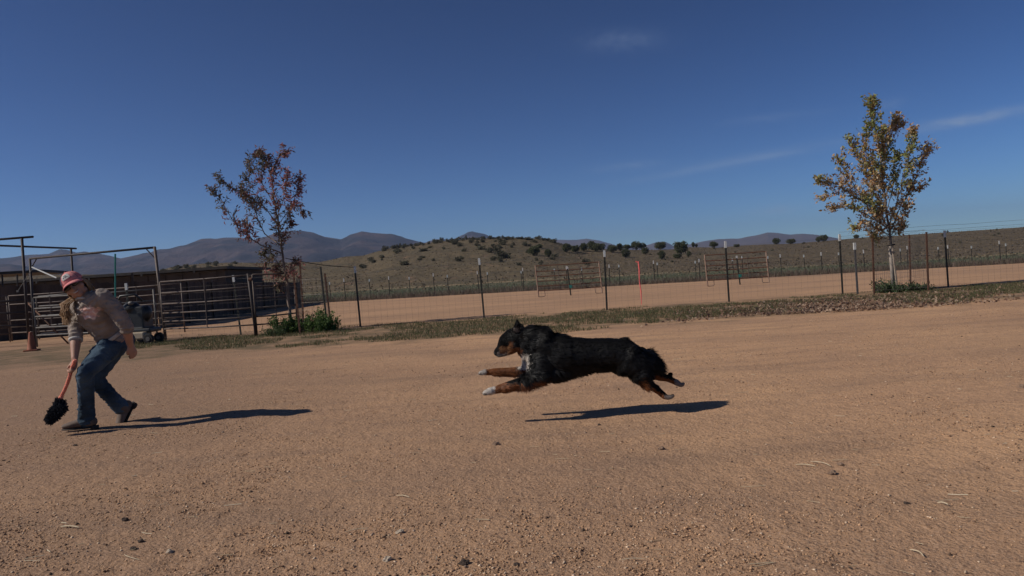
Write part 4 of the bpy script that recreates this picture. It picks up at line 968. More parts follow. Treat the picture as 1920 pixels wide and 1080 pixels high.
        put(head & (x < 938) & (y > 660), GRY * 1.3); put(head & (y > 664) & (x < 952), GRY * 1.2)
        put((x > 956) & (x < 971) & (y > 655) & (y < 672), TAN * .8)
        put((x > 955) & (x < 961) & (y > 641) & (y < 650), TAN * .9)
        put(head & (x < 937) & (y < 660), DK); put((x < 931.5) & (y < 667), DK)
        put((x > 962) & (x < 973) & (y > 615) & (y < 622) & near, GRY * .8)
        return C
    cb = color(co, rng.normal(0, .35, (n, 2)))
    a = me.color_attributes.new('Col', 'FLOAT_COLOR', 'POINT'); c4 = np.ones((n, 4), np.float32); c4[:, :3] = cb; a.data.foreach_set('color', c4.ravel())
    # fur: tapered strands rooted on the body
    me.calc_loop_triangles(); nt = len(me.loop_triangles); ti = np.zeros(nt * 3, np.int32); me.loop_triangles.foreach_get('vertices', ti); ti = ti.reshape(-1, 3)
    A, B, C_ = co[ti[:, 0]], co[ti[:, 1]], co[ti[:, 2]]; nrm = np.cross(B - A, C_ - A); ar = np.linalg.norm(nrm, axis=1); nn = nrm / (ar[:, None] + 1e-12)
    NF = 120000; tri = rng.choice(nt, NF, p=ar / ar.sum()); r1 = np.sqrt(rng.random(NF)); r2 = rng.random(NF)
    P = A[tri] * (1 - r1)[:, None] + B[tri] * (r1 * (1 - r2))[:, None] + C_[tri] * (r1 * r2)[:, None]; N = nn[tri]
    x, y, dy = pix(P); ln = np.full(NF, .026)
    ln[(x < 972)] = .010; ln[(x < 950)] = .0045
    ln[(x > 975) & (x < 1060)] = .050; ln[(x > 985) & (x < 1130) & (y > 685)] = .055; ln[(x > 1130) & (x < 1195)] = .034
    ln[(x > 966) & (x < 1002) & (y > 650) & (y < 700)] = .018
    legs = (x < 1000) & (y > 680) & (x < 960); ln[legs] = .009; ln[(x < 930) & (y > 680)] = .004
    fe = ((x >= 938) & (x < 1015) & (y > 722)) | ((x >= 920) & (x < 985) & (y > 700) & (dy > .03)); ln[fe] = .034
    ln[(x > 1195)] = .05; ln[(x > 1203) & (y < 695)] = rng.uniform(.04, .085, ((x > 1203) & (y < 695)).sum()); ln[(x > 1215) & (y > 700)] = .008; ln[(x > 1236)] = .006
    ln[(x > 960) & (x < 982) & (y < 620)] = .009
    flow = np.tile(np.array([1.0, 0, -.22]), (NF, 1)); flow[fe] = (1, 0, -.15); m_ = (x > 1195) & (y < 700); flow[m_] = (1, 0, -.25); bel = (x > 1020) & (x < 1160) & (y > 690); flow[bel] = (.8, 0, -.8)
    ches = (x > 968) & (x < 995) & (y > 655); flow[ches] = (.5, -.1, -.8)
    wav = np.stack([vnoise(P[:, 0], P[:, 2] + P[:, 1], .05, 4), vnoise(P[:, 0], P[:, 2], .04, 5), vnoise(P[:, 0] + P[:, 1], P[:, 2], .045, 6)], -1)
    cell = .016; key = np.floor(P / cell).astype(np.int64); hsh = ((key[:, 0] * 73856093) ^ (key[:, 1] * 19349663) ^ (key[:, 2] * 83492791)) & 4095; cj = np.random.default_rng(77).normal(0, .28, (4096, 3))[hsh]
    flow = flow + wav * .9 + cj + rng.normal(0, .10, (NF, 3)); tang = flow - N * (flow * N).sum(1)[:, None]; tang /= np.linalg.norm(tang, axis=1)[:, None] + 1e-9
    ln = ln * rng.uniform(.5, 1.25, NF); W_ = np.cross(tang, N); wd = np.clip(ln * .05, .0007, .0017)[:, None]
    rise = np.where((x > 975) & (x < 1060), .30, np.where(x > 1195, .24, .24))[:, None]; M1 = P + (tang * .55 + N * rise) * ln[:, None]; T_ = P + (tang * 1.05 + N * (rise + .02)) * ln[:, None] + np.array([0, 0, -.08]) * ln[:, None]
    P0 = P - N * .002
    V = np.stack([P0 - W_ * wd, P0 + W_ * wd, M1 + W_ * wd * .8, M1 - W_ * wd * .8, T_], 1).reshape(-1, 3)
    i = np.arange(NF)[:, None] * 5; Fc = np.concatenate([i + np.array([[0, 1, 2]]), i + np.array([[0, 2, 3]]), i + np.array([[3, 2, 4]])], 0)
    cf = color(P, rng.normal(0, .8, (NF, 2))) * rng.uniform(.7, 1.4, (NF, 1)) * np.random.default_rng(78).uniform(.7, 1.4, (4096, 1))[hsh]
    npmesh('fur', V, Fc, M_['fur'], root, np.repeat(cf, 5, 0))
    # face details
    for s in (-1, 1):
        MB().ball(dp((946.5, 645.5), s * .0335), (.0085, .006, .0075)).build('eye', M_['dogeye'], root, smooth=True)
    MB().ball(dp((929, 662.5)), (.0125, .017, .0125)).build('nose', M_['dognose'], root, smooth=True)
    MB().tube([dp((931, 667), -.018), dp((938, 667.5), -.026), dp((946, 665), -.033), dp((952, 660), -.038)], .0028, 5).build('mouth', M_['dognose'], root, smooth=True)
    return root
M_['dogskin'] = mat('dog_coat', (1, 1, 1), (.7, .7, .7), .95, 90, .4, 200, attr=True, spec=.05, bdist=.003)
M_['fur'] = mat('dog_fur', (1, 1, 1), (.75, .75, .75), .55, 60, attr=True, spec=.2)
M_['dogeye'] = mat('dog_eye', (.02, .012, .008), rough=.12, spec=.6); M_['dognose'] = mat('dog_nose', (.012, .010, .010), (.02, .018, .018), .45, 200, .3, 300, bdist=.001)
dog()
n_ = 900; c_ = at(1272, 762, 5.33); u_ = rng.random(n_); gx_ = np.where(u_ < .55, c_.x + rng.normal(0, .05, n_), at(1320, 768, 5.3).x + rng.normal(0, .12, n_)); gz = np.abs(rng.normal(0, 1, n_)) * np.where(u_ < .55, .035, .012)
gy = 5.32 + rng.normal(0, .05, n_); rr_ = rng.uniform(.0010, .0030, n_); b_ = np.array([(1, 0, 0), (-.5, .87, 0), (-.5, -.87, 0), (0, 0, 1.)])
V = (b_[None] * rr_[:, None, None] + np.stack([gx_, gy, zt(gx_, gy) + .002 + gz], -1)[:, None]).reshape(-1, 3); Fc = (np.array([(0, 2, 1), (0, 1, 3), (1, 2, 3), (2, 0, 3)])[None] + (np.arange(n_) * 4)[:, None, None]).reshape(-1, 3)
tag(npmesh('kicked_grit', V, Fc, M_['grain'], col=np.repeat(np.array(DIRT)[rng.integers(0, 4, n_)], 4, 0)), 'loose grit kicked up behind the hind paws of the dog', 'grit', kind='stuff')

# ------------------------------------------------------------ the person
M_['skin'] = mat('skin', (.36, .19, .13), (.42, .235, .165), .55, 14, .1, 200, spec=.35, bdist=.002)
M_['shirt'] = mat('shirt_knit', (.215, .165, .135), (.26, .205, .17), .95, 16, .5, 26, spec=.1, bdist=.018)
M_['shirtlight'] = mat('pale_collar', (.5, .48, .46), (.4, .38, .36), .9, 30, .2)
M_['jeans'] = mat('denim', (.014, .027, .046), (.075, .115, .16), .9, 5, .7, 18, spec=.15, bdist=.02)
M_['cap'] = mat('cap_pink', (.66, .27, .25), (.54, .18, .19), .95, 24, .25, spec=.1)
M_['capdark'] = mat('cap_navy', (.035, .03, .055), (.05, .04, .075), .85, 30)
M_['hair'] = mat('hair_light_brown', (.24, .135, .065), (.42, .27, .15), .5, 40, .3, 120, stretch=(1, 1, .15))
M_['shades'] = mat('sunglass_lens', (.012, .010, .010), rough=.12, spec=.7)
M_['boot'] = mat('boot_leather', (.10, .07, .055), (.16, .115, .09), .75, 14, .4, 40, bdist=.006)
M_['sole'] = mat('boot_sole', (.03, .024, .02), (.05, .04, .035), .9, 20)
M_['leather'] = mat('belt', (.30, .26, .22), (.5, .46, .42), .6, 30)
M_['mouth'] = mat('teeth', (.55, .5, .46)); M_['lip'] = mat('lips', (.33, .12, .10))
def Zp(x, y, Y): return at(60 + x / 3.0, 480 + y / 3.0, Y)
def crumple(o, amp, sc):
    me = o.data
    me.calc_loop_triangles(); nr = [v.normal.copy() for v in me.vertices]
    for v, n_ in zip(me.vertices, nr):
        q = v.co + Vector((.05, .02, .03)) * noise.noise(v.co * 6)
        a = 1 - abs(noise.noise(Vector((q.x * sc, q.y * sc, q.z * sc * 1.9)))) * 2.2
        v.co += n_ * (amp * (a - .4))
def person():
    foot0 = at(165, 803, 6.1)
    root = empty('person', on(foot0.x + .1, 6.12)); tag(root, 'person in pink cap, tan shirt and jeans bending forward in mid stride, holding a toy', 'person')
    # ---- joints
    pel = Zp(455, 478, 6.2); waist = Zp(425, 425, 6.16); chest = Zp(350, 325, 6.06); upch = Zp(325, 262, 6.0); neck0 = Zp(300, 232, 5.98); 
    shR = Zp(252, 290, 6.14); elR = Zp(248, 440, 6.03); wrR = Zp(240, 575, 5.92); haR = Zp(238, 622, 5.90)
    shL = Zp(395, 232, 5.92); elL = Zp(528, 392, 5.98); wrL = Zp(552, 500, 6.10); haL = Zp(568, 540, 6.13)
    hipL = Zp(430, 520, 6.10); knL = Zp(300, 655, 5.90); anL = Zp(308, 905, 6.08)
    hipR = Zp(465, 510, 6.30); knR = Zp(350, 690, 6.16); anR = Zp(490, 838, 6.36)
    side = (shL - shR).normalized()
    # ---- head frame
    Hc = Zp(238, 160, 5.93); up = Vector((-.50, -.20, .84)).normalized(); fw = Vector((.30, -.93, -.22)); fw = (fw - up * fw.dot(up)).normalized(); sx = fw.cross(up).normalized()
    HM = Matrix((sx, fw, up)).transposed(); hd = lambda x, y, z: Hc + HM @ Vector((x, y, z))
    mb = MB()
    mb.ball(hd(0, -.012, .02), (.073, .092, .092), HM, 20, 14); mb.ball(hd(0, .022, -.038), (.058, .064, .07), HM, 18, 12); mb.ball(hd(0, .052, -.085), (.030, .026, .026), HM)
    for s in (-1, 1): mb.ball(hd(.045 * s, .045, -.035), (.026, .024, .026), HM); mb.ball(hd(.040 * s, .020, -.075), (.026, .035, .024), HM); mb.ball(hd(.073 * s, -.012, -.015), (.010, .018, .028), HM)
    mb.chain([hd(0, .083, .005), hd(0, .098, -.022), hd(0, .104, -.036)], [.009, .011, .013], 10); mb.ball(hd(0, .082, -.062), (.024, .012, .013), HM)
    mb.chain([neck0 - (neck0 - Hc).normalized() * -.02, neck0.lerp(hd(0, -.02, -.06), .5), hd(0, -.015, -.05)], [.062, .052, .054], 16)
    mb.chain([pel, waist, chest, upch, neck0], [.13, .105, .13, .12, .06], 18, side, [.095, .085, .095, .075, .05])
    mb.chain([shR, elR], [.045, .036]); mb.chain([elR, elR.lerp(wrR, .35), wrR], [.038, .039, .025]); mb.chain([shL, elL], [.045, .036]); mb.chain([elL, elL.lerp(wrL, .35), wrL], [.038, .039, .026])
    mb.chain([shR.lerp(upch, .1), upch, shL.lerp(upch, .1)], [.05, .055, .05])
    for h, k, a in ((hipL, knL, anL), (hipR, knR, anR)): mb.chain([h, k], [.066, .046]); mb.chain([k, k.lerp(a, .35), k.lerp(a, .8)], [.046, .042, .028])
    # right hand closed round the toy's handle: palm, four fingers, thumb
    ha_ax = Vector((-.30, .03, -.95)).normalized()     # direction of the handle below the hand
    def hand(wr, ha, grip_axis, palm_n, s):
        d = (ha - wr).normalized(); acr = d.cross(palm_n).normalized()
        mb.chain([wr, wr.lerp(ha, .5), ha], [.026, .034, .036], 12, acr, [.021, .018, .016])
        for k in range(4):
            b_ = ha + acr * (.027 - .018 * k) * s + d * (.010 - .004 * abs(k - 1.3)); l0 = (.030, .034, .032, .026)[k]
            p1 = b_ + d * l0 * .8 + palm_n * .010; p2 = p1 + (d * .25 + palm_n).normalized() * .024; p3 = p2 + (palm_n * .35 - d).normalized() * .022
            mb.chain([b_, p1, p2, p3], [.0095, .0088, .008, .007], 8, None, None, 3)
        t0 = wr.lerp(ha, .4) + acr * .028 * s; t1 = t0 + (acr * s * .5 + d * .8 + palm_n * .6).normalized() * .032; t2 = t1 + (d * .7 + palm_n * .8 - acr * s * .3).normalized() * .028
        mb.chain([t0, t1, t2], [.013, .0105, .0085], 8, None, None, 3)
    hand(wrR, haR, None, Vector((-.45, -.85, -.1)).normalized(), 1)
    hand(wrL, haL, None, Vector((-.65, .6, -.35)).normalized(), -1)
    body = mb.remesh('body', M_['skin'], root, voxel=.0058, smooth=3)
    # ---- shirt
    mb = MB()
    mb.chain([waist + (pel - waist) * .62, waist, waist.lerp(chest, .5), chest, upch, upch.lerp(neck0, .55)], [.135, .128, .138, .152, .138, .09], 20, side, [.11, .106, .112, .118, .10, .07])
    mb.chain([shR.lerp(upch, .15), upch, shL.lerp(upch, .15)], [.066, .078, .068], 14)
    mb.ball(shR, .068); mb.ball(shL, .07)
    mb.chain([shR, shR.lerp(elR, .5) + Vector((-.005, 0, 0)), elR + (wrR - elR) * .18], [.062, .056, .051]); mb.chain([shL, shL.lerp(elL, .5) + Vector((.012, 0, .012)), elL, elL + (wrL - elL) * .12], [.068, .060, .054, .052])
    # soft folds: rolls of cloth at the waist and elbows
    rr = random.Random(5)
    ax = (chest - waist).normalized(); fr = ax.cross(side).normalized()
    if fr.y > 0: fr = -fr
    for k in range(7):
        c = waist.lerp(chest, -.25 + k * .16) + fr * (.088 + .006 * math.sin(k)); a = rr.uniform(-.35, .35)
        mb.chain([c - side * .09 + ax * a * .06 - fr * .03, c + fr * .012, c + side * .09 - ax * a * .06 - fr * .03], [.008, .020, .008], 8)
    for k in range(4):
        c = elL.lerp(shL, .05 + k * .13); mb.chain([c + Vector((-.045, -.02, .02)), c + Vector((0, -.052, 0)), c + Vector((.045, -.02, -.02))], [.006, .011, .006], 8)
        c = elR.lerp(shR, .0 + k * .13); mb.chain([c + Vector((-.045, -.01, .01)), c + Vector((0, -.048, -.004)), c + Vector((.045, -.01, .01))], [.006, .011, .006], 8)
    sh = mb.remesh('shirt', M_['shirt'], root, voxel=.0065, smooth=5)
    crumple(sh, .0075, 15)
    # printed flowers on the chest, painted into the cloth itself
    me = sh.data; n = len(me.vertices); co = np.zeros(n * 3, np.float32); me.vertices.foreach_get('co', co); co = co.reshape(-1, 3) + np.array(root.location)
    pc = np.array(Zp(325, 320, 5.93)); s_, a_ = np.array(side), np.array(ax); d = co - pc; u = d @ s_; v = d @ a_
    nzv = vnoise(u, v, .022, 3) + .6 * vnoise(u, v, .011, 4)
    msk = np.clip((1.15 - np.sqrt((u / .062) ** 2 + (v / .055) ** 2) + nzv * 1.0) * 4, 0, 1) * (co[:, 1] < 6.02)
    colr = np.ones((n, 4), np.float32); pr = np.where((vnoise(u, v, .013, 8) > .08)[:, None], np.array([2.6, 2.5, 2.6]), np.array([2.3, 1.7, 1.7])); colr[:, :3] = 1 * (1 - msk[:, None]) + pr * msk[:, None]
    at_ = me.color_attributes.new('Col', 'FLOAT_COLOR', 'POINT'); at_.data.foreach_set('color', colr.ravel())
    mt = mat('shirt_knit_print', (.20, .16, .135), (.31, .26, .225), .95, 12, .6, 30, spec=.1, bdist=.015, attr=True); me.materials.clear(); me.materials.append(mt)
    # collar, placket, buttons, cuffs, shirt tail band
    fn = (neck0 - Hc).normalized(); nk = neck0.lerp(Hc, .12)
    cpt = [nk + (side * math.cos(g) * .062 + fr * math.sin(g) * .058) - fn * (.004 - .018 * math.cos(2 * g)) for g in np.linspace(-.2 + math.pi / 2 + .35, math.pi / 2 + 2 * math.pi - .15, 22)]
    MB().tube(cpt, .009, 8, None, .016).build('collar', M_['shirtlight'], root, smooth=True)
    pk0 = Zp(272, 262, 5.915); pk1 = Zp(268, 330, 5.945)
    for f in (0, .5, 1): MB().ball(pk0.lerp(pk1, f) + Vector((.0, -.02, 0)), (.007, .005, .007)).build('button', M_['mouth'], root, smooth=True)
    MB().tube([elR + (wrR - elR) * .22, elR + (wrR - elR) * .28], [.053, .052], 18).build('cuff', M_['shirtlight'], root, smooth=True)
    MB().tube([elL + (wrL - elL) * .16, elL + (wrL - elL) * .24], [.054, .052], 18).build('cuff', M_['shirt'], root, smooth=True)
    # ---- jeans
    mb = MB(); hs = (hipR - hipL).normalized()
    mb.chain([pel + (waist - pel) * .55, pel, pel.lerp((hipL + hipR) / 2, .6)], [.118, .130, .128], 20, side, [.10, .112, .112])
    mb.ball(pel + Vector((.055, .05, .0)), (.09, .11, .10))
    for h, k, a, fl in ((hipL, knL, anL, 0), (hipR, knR, anR, 1)):
        mb.chain([h, h.lerp(k, .5), k], [.094, .080, .065], 18); mb.ball(k, .065)
        e = a + (a - k).normalized() * .03
        mb.chain([k, k.lerp(a, .35), k.lerp(a, .7), e], [.065, .062, .058, .067], 18)
    for k in range(5):
        c = knL + (anL - knL) * (.02 + .05 * k); mb.chain([c + Vector((-.055, -.03, .01 * k)), c + Vector((0, -.066, 0)), c + Vector((.06, -.025, .012))], [.006, .009, .006], 8)
        c = anL + (knL - anL) * (.03 + .07 * k); mb.chain([c + Vector((-.055, -.03, .012)), c + Vector((0, -.060, -.006)), c + Vector((.055, -.025, .012))], [.006, .009, .006], 8)
        c = hipL + (knL - hipL) * (.08 * k); q = Vector((.03, -.077, .03)); mb.chain([c + Vector((-.07, -.04, .05)), c + q, c + Vector((.085, -.03, -.05))], [.006, .009, .006], 8)
        c = anR + (knR - anR) * (.05 + .1 * k); mb.chain([c + Vector((-.05, -.03, -.03)), c + Vector((0, -.059, 0)), c + Vector((.05, -.02, .05))], [.006, .010, .006], 8)
    jn = mb.remesh('jeans', M_['jeans'], root, voxel=.0065, smooth=4)
    crumple(jn, .006, 13)
    wb = waist + (pel - waist) * .55; axw = (waist - pel).normalized()
    bp = [wb + axw * .004 + (side * math.cos(g) * .139 + fr * math.sin(g) * .114) for g in np.linspace(0, 2 * math.pi, 33)]
    belt = MB().tube(bp, .006, 8, axw, .006); belt = MB(); ring = bp
    belt.tube(ring, .017, 8, axw, .006).build('belt', M_['leather'], root, smooth=True)
    bk = wb + fr * .122 - side * .03
    MB().ball(bk, (.030, .010, .022)).build('buckle', M_['gal'], root, smooth=True)
    # ---- boots
    def boot(an, toe_dir, heel_up):
        td = Vector(toe_dir).normalized(); upv = Vector((0, 0, 1)); upv = (upv - td * upv.dot(td)).normalized(); sd_ = td.cross(upv)
        b = empty('b'); bpy.data.objects.remove(b)
        m1 = MB(); ank = an + td * .0
        m1.chain([ank + upv * (.05 if not heel_up else .005), ank - upv * .03], [.047, .046], 14)
        m1.chain([ank - upv * .035 - td * .045, ank - upv * .035 + td * .04, ank - upv * .048 + td * .12, ank - upv * .056 + td * .175], [.034, .038, .041, .029], 14, sd_, [.04, .038, .028, .020])
        o = m1.remesh('boot', M_['boot'], root, voxel=.006, smooth=4)
        m2 = MB(); m2.tube([ank - upv * .082 - td * .07, ank - upv * .082 + td * .0, ank - upv * .082 + td * .11, ank - upv * .080 + td * .19], [.030, .032, .042, .022], 12, sd_, [.008, .008, .009, .007])
        m2.tube([ank - upv * .07 - td * .055, ank - upv * .105 - td * .055], [.032, .030], 10)
        s2 = m2.build('sole', M_['sole'], root, smooth=True); s2.parent = o
    boot(Vector((anL.x, anL.y, .098)) + Vector((-.0, 0, 0)), (-.97, -.15, 0), 0)
    aR = Zp(505, 850, 6.36); tR = Zp(465, 925, 6.30); boot(aR, (tR - aR), 1)
    # ---- cap
    mb = MB(); nu = 26; rows = 9
    pts = []
    for i in range(rows + 1):
        th = (math.pi / 2 + .12) * i / rows
        for j in range(nu):
            g = 2 * math.pi * j / nu; pts.append(hd(.080 * math.sin(th) * math.cos(g), -.012 + .100 * math.sin(th) * math.sin(g), .026 + .088 * math.cos(th) * (1.0 if th < math.pi / 2 else 1)))
    inner = [Hc + (p - Hc) * .95 for p in pts]; b0 = len(mb.v); mb.v += pts + inner; K = len(pts)
    for i in range(rows):
        for j in range(nu):
            a, b = b0 + i * nu + j, b0 + i * nu + (j + 1) % nu; mb.f.append((a, a + nu, b + nu, b)); mb.f.append((a + K, b + K, b + nu + K, a + nu + K))
    for j in range(nu): a, b = b0 + rows * nu + j, b0 + rows * nu + (j + 1) % nu; mb.f.append((a, a + K, b + K, b))
    cap = mb.build('cap', M_['cap'], root, smooth=True)
    MB().ball(hd(0, -.012, .115), .007).build('cap_button', M_['cap'], root, smooth=True).parent = cap
    mb = MB(); N1 = 18; top = []; bot = []
    for i in range(N1 + 1):
        g = math.pi * (.10 + .80 * i / N1); 
        for q in range(5):
            f = q / 4; rx = .082 + .004 * f; ry = .086 + .092 * f * math.sin(g) ** .7
            x = math.cos(g) * rx; y_ = math.sin(g) * ry if f else math.sin(g) * .088; z = .010 + .016 * (1 - (x / .08) ** 2) - .022 * f
            top.append(hd(x, y_ - .005, z + .004)); bot.append(hd(x, y_ - .005, z - .001))
    def sheet(P, Q, w):
        m_ = MB(); m_.v = P + Q; k = len(P)
        for i in range(N1):
            for q in range(4):
                a = i * 5 + q; m_.f.append((a, a + 5, a + 6, a + 1)); m_.f.append((k + a, k + a + 1, k + a + 6, k + a + 5))
        for i in range(N1):
            a = i * 5 + 4; m_.f.append((a, a + 5, k + a + 5, k + a))
        return m_
    sheet(top, bot, 0).build('brim', M_['cap'], root, smooth=True).parent = cap
    und = [b - HM @ Vector((0, 0, .0015)) for b in bot]; und2 = [b - HM @ Vector((0, 0, .003)) for b in bot]
    sheet(und, und2, 0).build('brim_underside', M_['capdark'], root, smooth=True).parent = cap
    # pale patch with a dark scribble on the front panel
    def onc(az, el, k=1.0): return hd(.080 * k * math.cos(el) * math.sin(az), -.012 + .100 * k * math.cos(el) * math.cos(az), .026 + .088 * k * math.sin(el))
    def patch(az0, az1, e0, e1, k0, k1, n=7):
        m_ = MB(); A_ = []
        for kk in (k0, k1):
            for i in range(n + 1):
                for j in range(n + 1):
                    u_, v_ = i / n * 2 - 1, j / n * 2 - 1; sq = .86 if abs(u_) == 1 and abs(v_) == 1 else 1
                    A_.append(onc((az0 + az1) / 2 + u_ * sq * (az1 - az0) / 2, (e0 + e1) / 2 + v_ * sq * (e1 - e0) / 2, kk))
        m_.v = A_; k = (n + 1) ** 2
        for i in range(n):
            for j in range(n):
                a = i * (n + 1) + j; m_.f.append((k + a, k + a + n + 1, k + a + n + 2, k + a + 1)); m_.f.append((a, a + 1, a + n + 2, a + n + 1))
        for i in range(n):
            for (a, b) in (((i * (n + 1)), (i + 1) * (n + 1)), (i * (n + 1) + n, (i + 1) * (n + 1) + n), (i, i + 1), (n * (n + 1) + i, n * (n + 1) + i + 1)): m_.f.append((a, b, k + b, k + a))
        return m_
    pt = patch(-.52, .40, .36, .92, .99, 1.035).build('patch', M_['shirtlight'], root); pt.parent = cap
    mb = MB()
    for e_, a0, a1 in ((.58, -.3, .24), (.72, -.2, .12)): mb.tube([onc(a_, e_ + .03 * math.sin(a_ * 26), 1.045) for a_ in np.linspace(a0, a1, 14)], .0015, 5)
    mb.build('patch_marks', M_['capdark'], root).parent = cap
    sp = patch(.75, 1.5, .1, .9, .995, 1.02).build('side_panel', M_['capdark'], root); sp.parent = cap
    mb = MB()
    for az in (-2.1, -1.05, 0.62, 1.6, 2.6): mb.tube([onc(az, e_, 1.005) for e_ in np.linspace(.02, 1.5, 9)], .0014, 5)
    mb.build('seams', M_['capdark'], root).parent = cap
    # ---- sunglasses, mouth
    g_ = MB()
    for s in (-1, 1): g_.ball(hd(.032 * s, .079, -.004), (.030, .013, .019), HM)
    g_.tube([hd(-.03, .087, .003), hd(0, .094, .004), hd(.03, .087, .003)], .005, 6)
    for s in (-1, 1): g_.tube([hd(.058 * s, .065, .002), hd(.075 * s, .02, .0), hd(.079 * s, -.02, -.002)], .004, 6)
    g_.build('sunglasses', M_['shades'], root, smooth=True)
    MB().tube([hd(-.024, .080, -.056), hd(-.012, .089, -.063), hd(0, .0925, -.065), hd(.012, .089, -.063), hd(.024, .080, -.056)], [.001, .004, .005, .004, .001], 6).build('mouth', M_['mouth'], root, smooth=True)
    MB().tube([hd(-.026, .079, -.057), hd(0, .092, -.073), hd(.026, .079, -.057)], [.001, .005, .001], 6).build('lip', M_['lip'], root, smooth=True)
    # ---- hair: cap of hair under the rim and long tresses falling to the image left
    hr = random.Random(3); mb = MB()
    for k in range(420):
        g = hr.uniform(math.pi * .98, math.pi * 2.02) if k % 4 else hr.uniform(math.pi * 1.0, math.pi * 1.25)
        r0 = hd(.078 * math.cos(g), -.012 + .096 * math.sin(g), hr.uniform(-.02, .02)); 
        tie = hd(-.055, -.06, -.09) + Vector((hr.gauss(0, .012), hr.gauss(0, .014), hr.gauss(0, .008)))
        m0 = r0.lerp(tie, .5) + (r0.lerp(tie, .5) - hd(0, 0, -.03)).normalized() * .012
        e0 = Zp(185 + hr.gauss(0, 10), 270, 5.95 + hr.gauss(0, .02)); e1 = Zp(190 + hr.gauss(0, 14), 330, 5.94 + hr.gauss(0, .025)); e2 = Zp(196 + hr.gauss(0, 13), hr.uniform(345, 392), 5.93 + hr.gauss(0, .02))
        mb.tube([r0, m0, tie, tie.lerp(e0, .5) + Vector((-.008, 0, 0)), e0, e1, e2], [.003, .0034, .003, .0034, .003, .0025, .0006], 4, caps=False)
    for k in range(70):   # loose locks at the temples
        s = -1 if k % 3 else 1; r0 = hd(.078 * s, hr.uniform(-.03, .03), hr.uniform(-.01, .01)); mb.tube([r0, hd(.082 * s, hr.uniform(-.03, .03), -.05), hd(.07 * s + hr.gauss(0, .008), hr.uniform(-.03, .02), -.11)], [.003, .003, .0008], 4, caps=False)
    mb.build('hair', M_['hair'], root, smooth=True)
    return haR
haR = person()
# ---- the tug toy held in the hand
M_['braid'] = mat('orange_braid', (.62, .16, .10), (.75, .28, .2), .85, 40, .4, 60)
M_['fuzz'] = mat('black_fleece', (.006, .008, .014), (.014, .018, .026), .95, 30)
toy = empty('tug_toy', Zp(165, 800, 5.88)); tag(toy, 'orange braided tug toy with a fluffy black end hanging from the lowered hand', 'toy')
c = [haR + Vector((.03, -.035, .05)), haR + Vector((.0, -.03, -.005)), Zp(205, 700, 5.88), Zp(185, 750, 5.88), Zp(160, 800, 5.88)]
mb = MB()
def cat(P, t):
    n_ = len(P) - 1; i = min(int(t * n_), n_ - 1); return P[i].lerp(P[i + 1], t * n_ - i)
for s in range(3):
    mb.tube([cat(c, t) + Vector((math.cos(t * 38 + s * 2.094), math.sin(t * 38 + s * 2.094), .15 * math.sin(t * 38))) * .0075 for t in np.linspace(0, 1, 70)], [.008 if 0.02 < t < .95 else .011 for t in np.linspace(0, 1, 70)], 7)
mb.build('handle', M_['braid'], toy, smooth=True)
r_ = random.Random(9); mb = MB(); fc = [(Zp(152, 825, 5.88), .036), (Zp(165, 850, 5.87), .044), (Zp(138, 875, 5.88), .05), (Zp(122, 898, 5.88), .046), (Zp(102, 922, 5.88), .034)]
for cc, rr_ in fc: mb.ball(cc, rr_ * .72)
for k in range(1500):
    cc, rr_ = r_.choice(fc); d = Vector((r_.gauss(0, 1), r_.gauss(0, 1), r_.gauss(0, 1))).normalized(); a = cc + d * rr_ * .5; e = cc + d * rr_ * r_.uniform(.95, 1.25) + Vector((r_.gauss(0, .006), r_.gauss(0, .006), r_.gauss(0, .006)))
    mb.tube([a, a.lerp(e, .6) + Vector((r_.gauss(0, .003), 0, r_.gauss(0, .003))), e], [.0045, .0048, .003], 4)
mb.build('fluffy_end', M_['fuzz'], toy)

# ------------------------------------------------------------ larger clods, stones and straws that stand out on the dirt
M_['clod'] = mat('dirt_clod', (.17, .11, .075), (.27, .185, .13), .95, 50, .6, 90, bdist=.006)
M_['dclod'] = mat('dark_clod', (.045, .032, .026), (.085, .06, .045), .95, 50, .6, 90, bdist=.006)
M_['stone'] = mat('pale_stone', (.34, .27, .20), (.46, .38, .29), .9, 40, .4, 80, bdist=.004)
def clod(px, py, wpx, m, label, cat_='clod', name='dirt_clod', flat=.65):
    p = gnd(px, py); p = on(p.x, p.y); r = wpx / 2 * p.y / F; bm = bmesh.new(); bmesh.ops.create_icosphere(bm, subdivisions=3, radius=1)
    o3 = Vector((px, py, 0)) * .1
    for v in bm.verts: v.co = v.co * (1 + .55 * noise.noise(v.co * 1.3 + o3) + .25 * noise.noise(v.co * 3.5 + o3)); v.co.x *= r; v.co.y *= r * .85; v.co.z *= r * flat
    me = bpy.data.meshes.new(name); bm.to_mesh(me); bm.free(); me.materials.append(M_[m]); o = bpy.data.objects.new(name, me); COL.objects.link(o); o.location = p + Vector((0, 0, r * flat * .35)); tag(o, label, cat_)
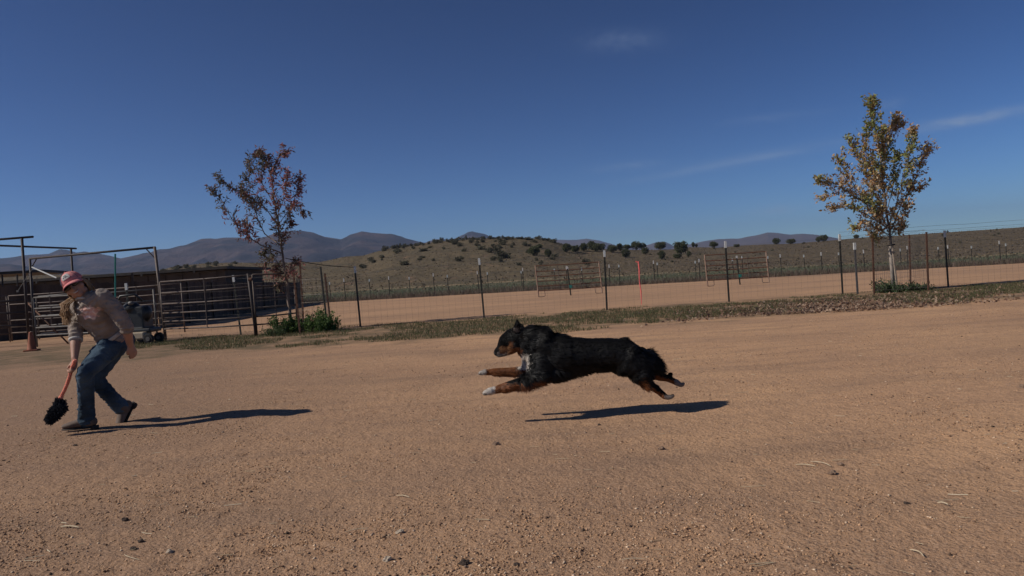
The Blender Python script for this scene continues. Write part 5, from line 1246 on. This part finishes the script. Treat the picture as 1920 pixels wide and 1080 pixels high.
for a in [(235, 976, 13, 'dclod', 'small black clod on the dirt below and right of the person'), (750, 1001, 15, 'stone', 'pale rounded stone near the bottom edge, left of the middle', 'stone', 'stone'), (726, 1051, 17, 'stone', 'pale flat stone at the bottom edge beside the dark clod', 'stone', 'stone'),
          (870, 1059, 19, 'dclod', 'dark clod at the bottom edge, largest of the dark ones'), (1560, 890, 17, 'clod', 'brown clod among pale straw in the right foreground'), (1240, 842, 12, 'clod', 'brown clod on the dirt under the dog shadow, to the right'),
          (930, 832, 14, 'clod', 'reddish crumbled clod below the left end of the dog shadow'), (250, 1030, 13, 'dclod', 'upper left one of three dark clods at the lower left'), (265, 1016, 12, 'dclod', 'upper one of three dark clods at the lower left'), (318, 1037, 12, 'stone', 'grey pebble right of the dark clods at the lower left', 'stone', 'stone'),
          (1123, 796, 7, 'dclod', 'tiny dark clod just below the dog shadow'), (968, 1062, 11, 'dclod', 'small dark clod at the bottom edge right of the largest'), (1575, 873, 12, 'clod', 'flat grey clod just behind the brown clod in the right foreground'), (141, 834, 7, 'dclod', 'tiny dark clod on the dirt below the front boot'),
          (1700, 945, 10, 'dclod', 'small flat dark clod far right in the foreground'), (404, 1038, 9, 'dclod', 'small dark clod alone in the lower left'), (1918, 729, 14, 'clod', 'brown leaf like clod cut by the right edge of the picture')]:
    clod(*a)
def straw_stick(px0, py0, px1, py1, label, w=.0016, bend=.004):
    a = gnd(px0, py0); b = gnd(px1, py1); a = on(a.x, a.y) + Vector((0, 0, .006)); b = on(b.x, b.y) + Vector((0, 0, .008)); d = b - a; nrm = Vector((-d.y, d.x, 0)).normalized()
    o = MB().tube([a.lerp(b, t) + nrm * bend * math.sin(t * 3.14) + Vector((0, 0, .004 * math.sin(t * 3.14))) for t in np.linspace(0, 1, 7)], [w * .6, w, w, w, w, w, w * .5], 6).build('straw_stalk', M_['strawm'])
    tag(o, label, 'straw')
M_['strawm'] = mat('straw_stalk', (.55, .46, .32), (.45, .36, .24), .7, 60)
straw_stick(114, 990, 148, 992, 'thick pale straw stalk lying at the lower left', .0032)
straw_stick(1520, 868, 1558, 878, 'long pale straw stalk behind the brown clod at the right', .0018, .014); straw_stick(1492, 874, 1530, 878, 'pale straw stalk left of the brown clod at the right', .0022)
straw_stick(1706, 1033, 1732, 1047, 'slanting pale straw stalk near the lower right corner', .002, .008); straw_stick(1758, 945, 1778, 950, 'short pale straw stalk at the right above the slanting one', .0025)
straw_stick(233, 1043, 262, 1052, 'curved pale straw stalk below the dark clods at the lower left', .0015, -.008); straw_stick(647, 1000, 690, 995, 'thin straw stalk left of the pale rounded stone', .0016)
straw_stick(1160, 1053, 1210, 1051, 'thin straw stalk lying flat at the bottom right of the middle', .0014); straw_stick(744, 933, 768, 937, 'short straw stalk near the middle of the foreground', .002)

# ------------------------------------------------------------ air
hz = MB().box((0, 4400, 190), (16000, 9600, 520)); 
hm = bpy.data.materials.new('haze'); hm.use_nodes = True; nn_ = hm.node_tree.nodes; nn_.remove(nn_['Principled BSDF'])
pv = nn_.new('ShaderNodeVolumePrincipled'); pv.inputs['Color'].default_value = (.55, .68, 1, 1); pv.inputs['Density'].default_value = HAZE; pv.inputs['Anisotropy'].default_value = .2
hm.node_tree.links.new(pv.outputs[0], nn_['Material Output'].inputs['Volume'])
ho = hz.build('haze', hm); tag(ho, kind='stuff')
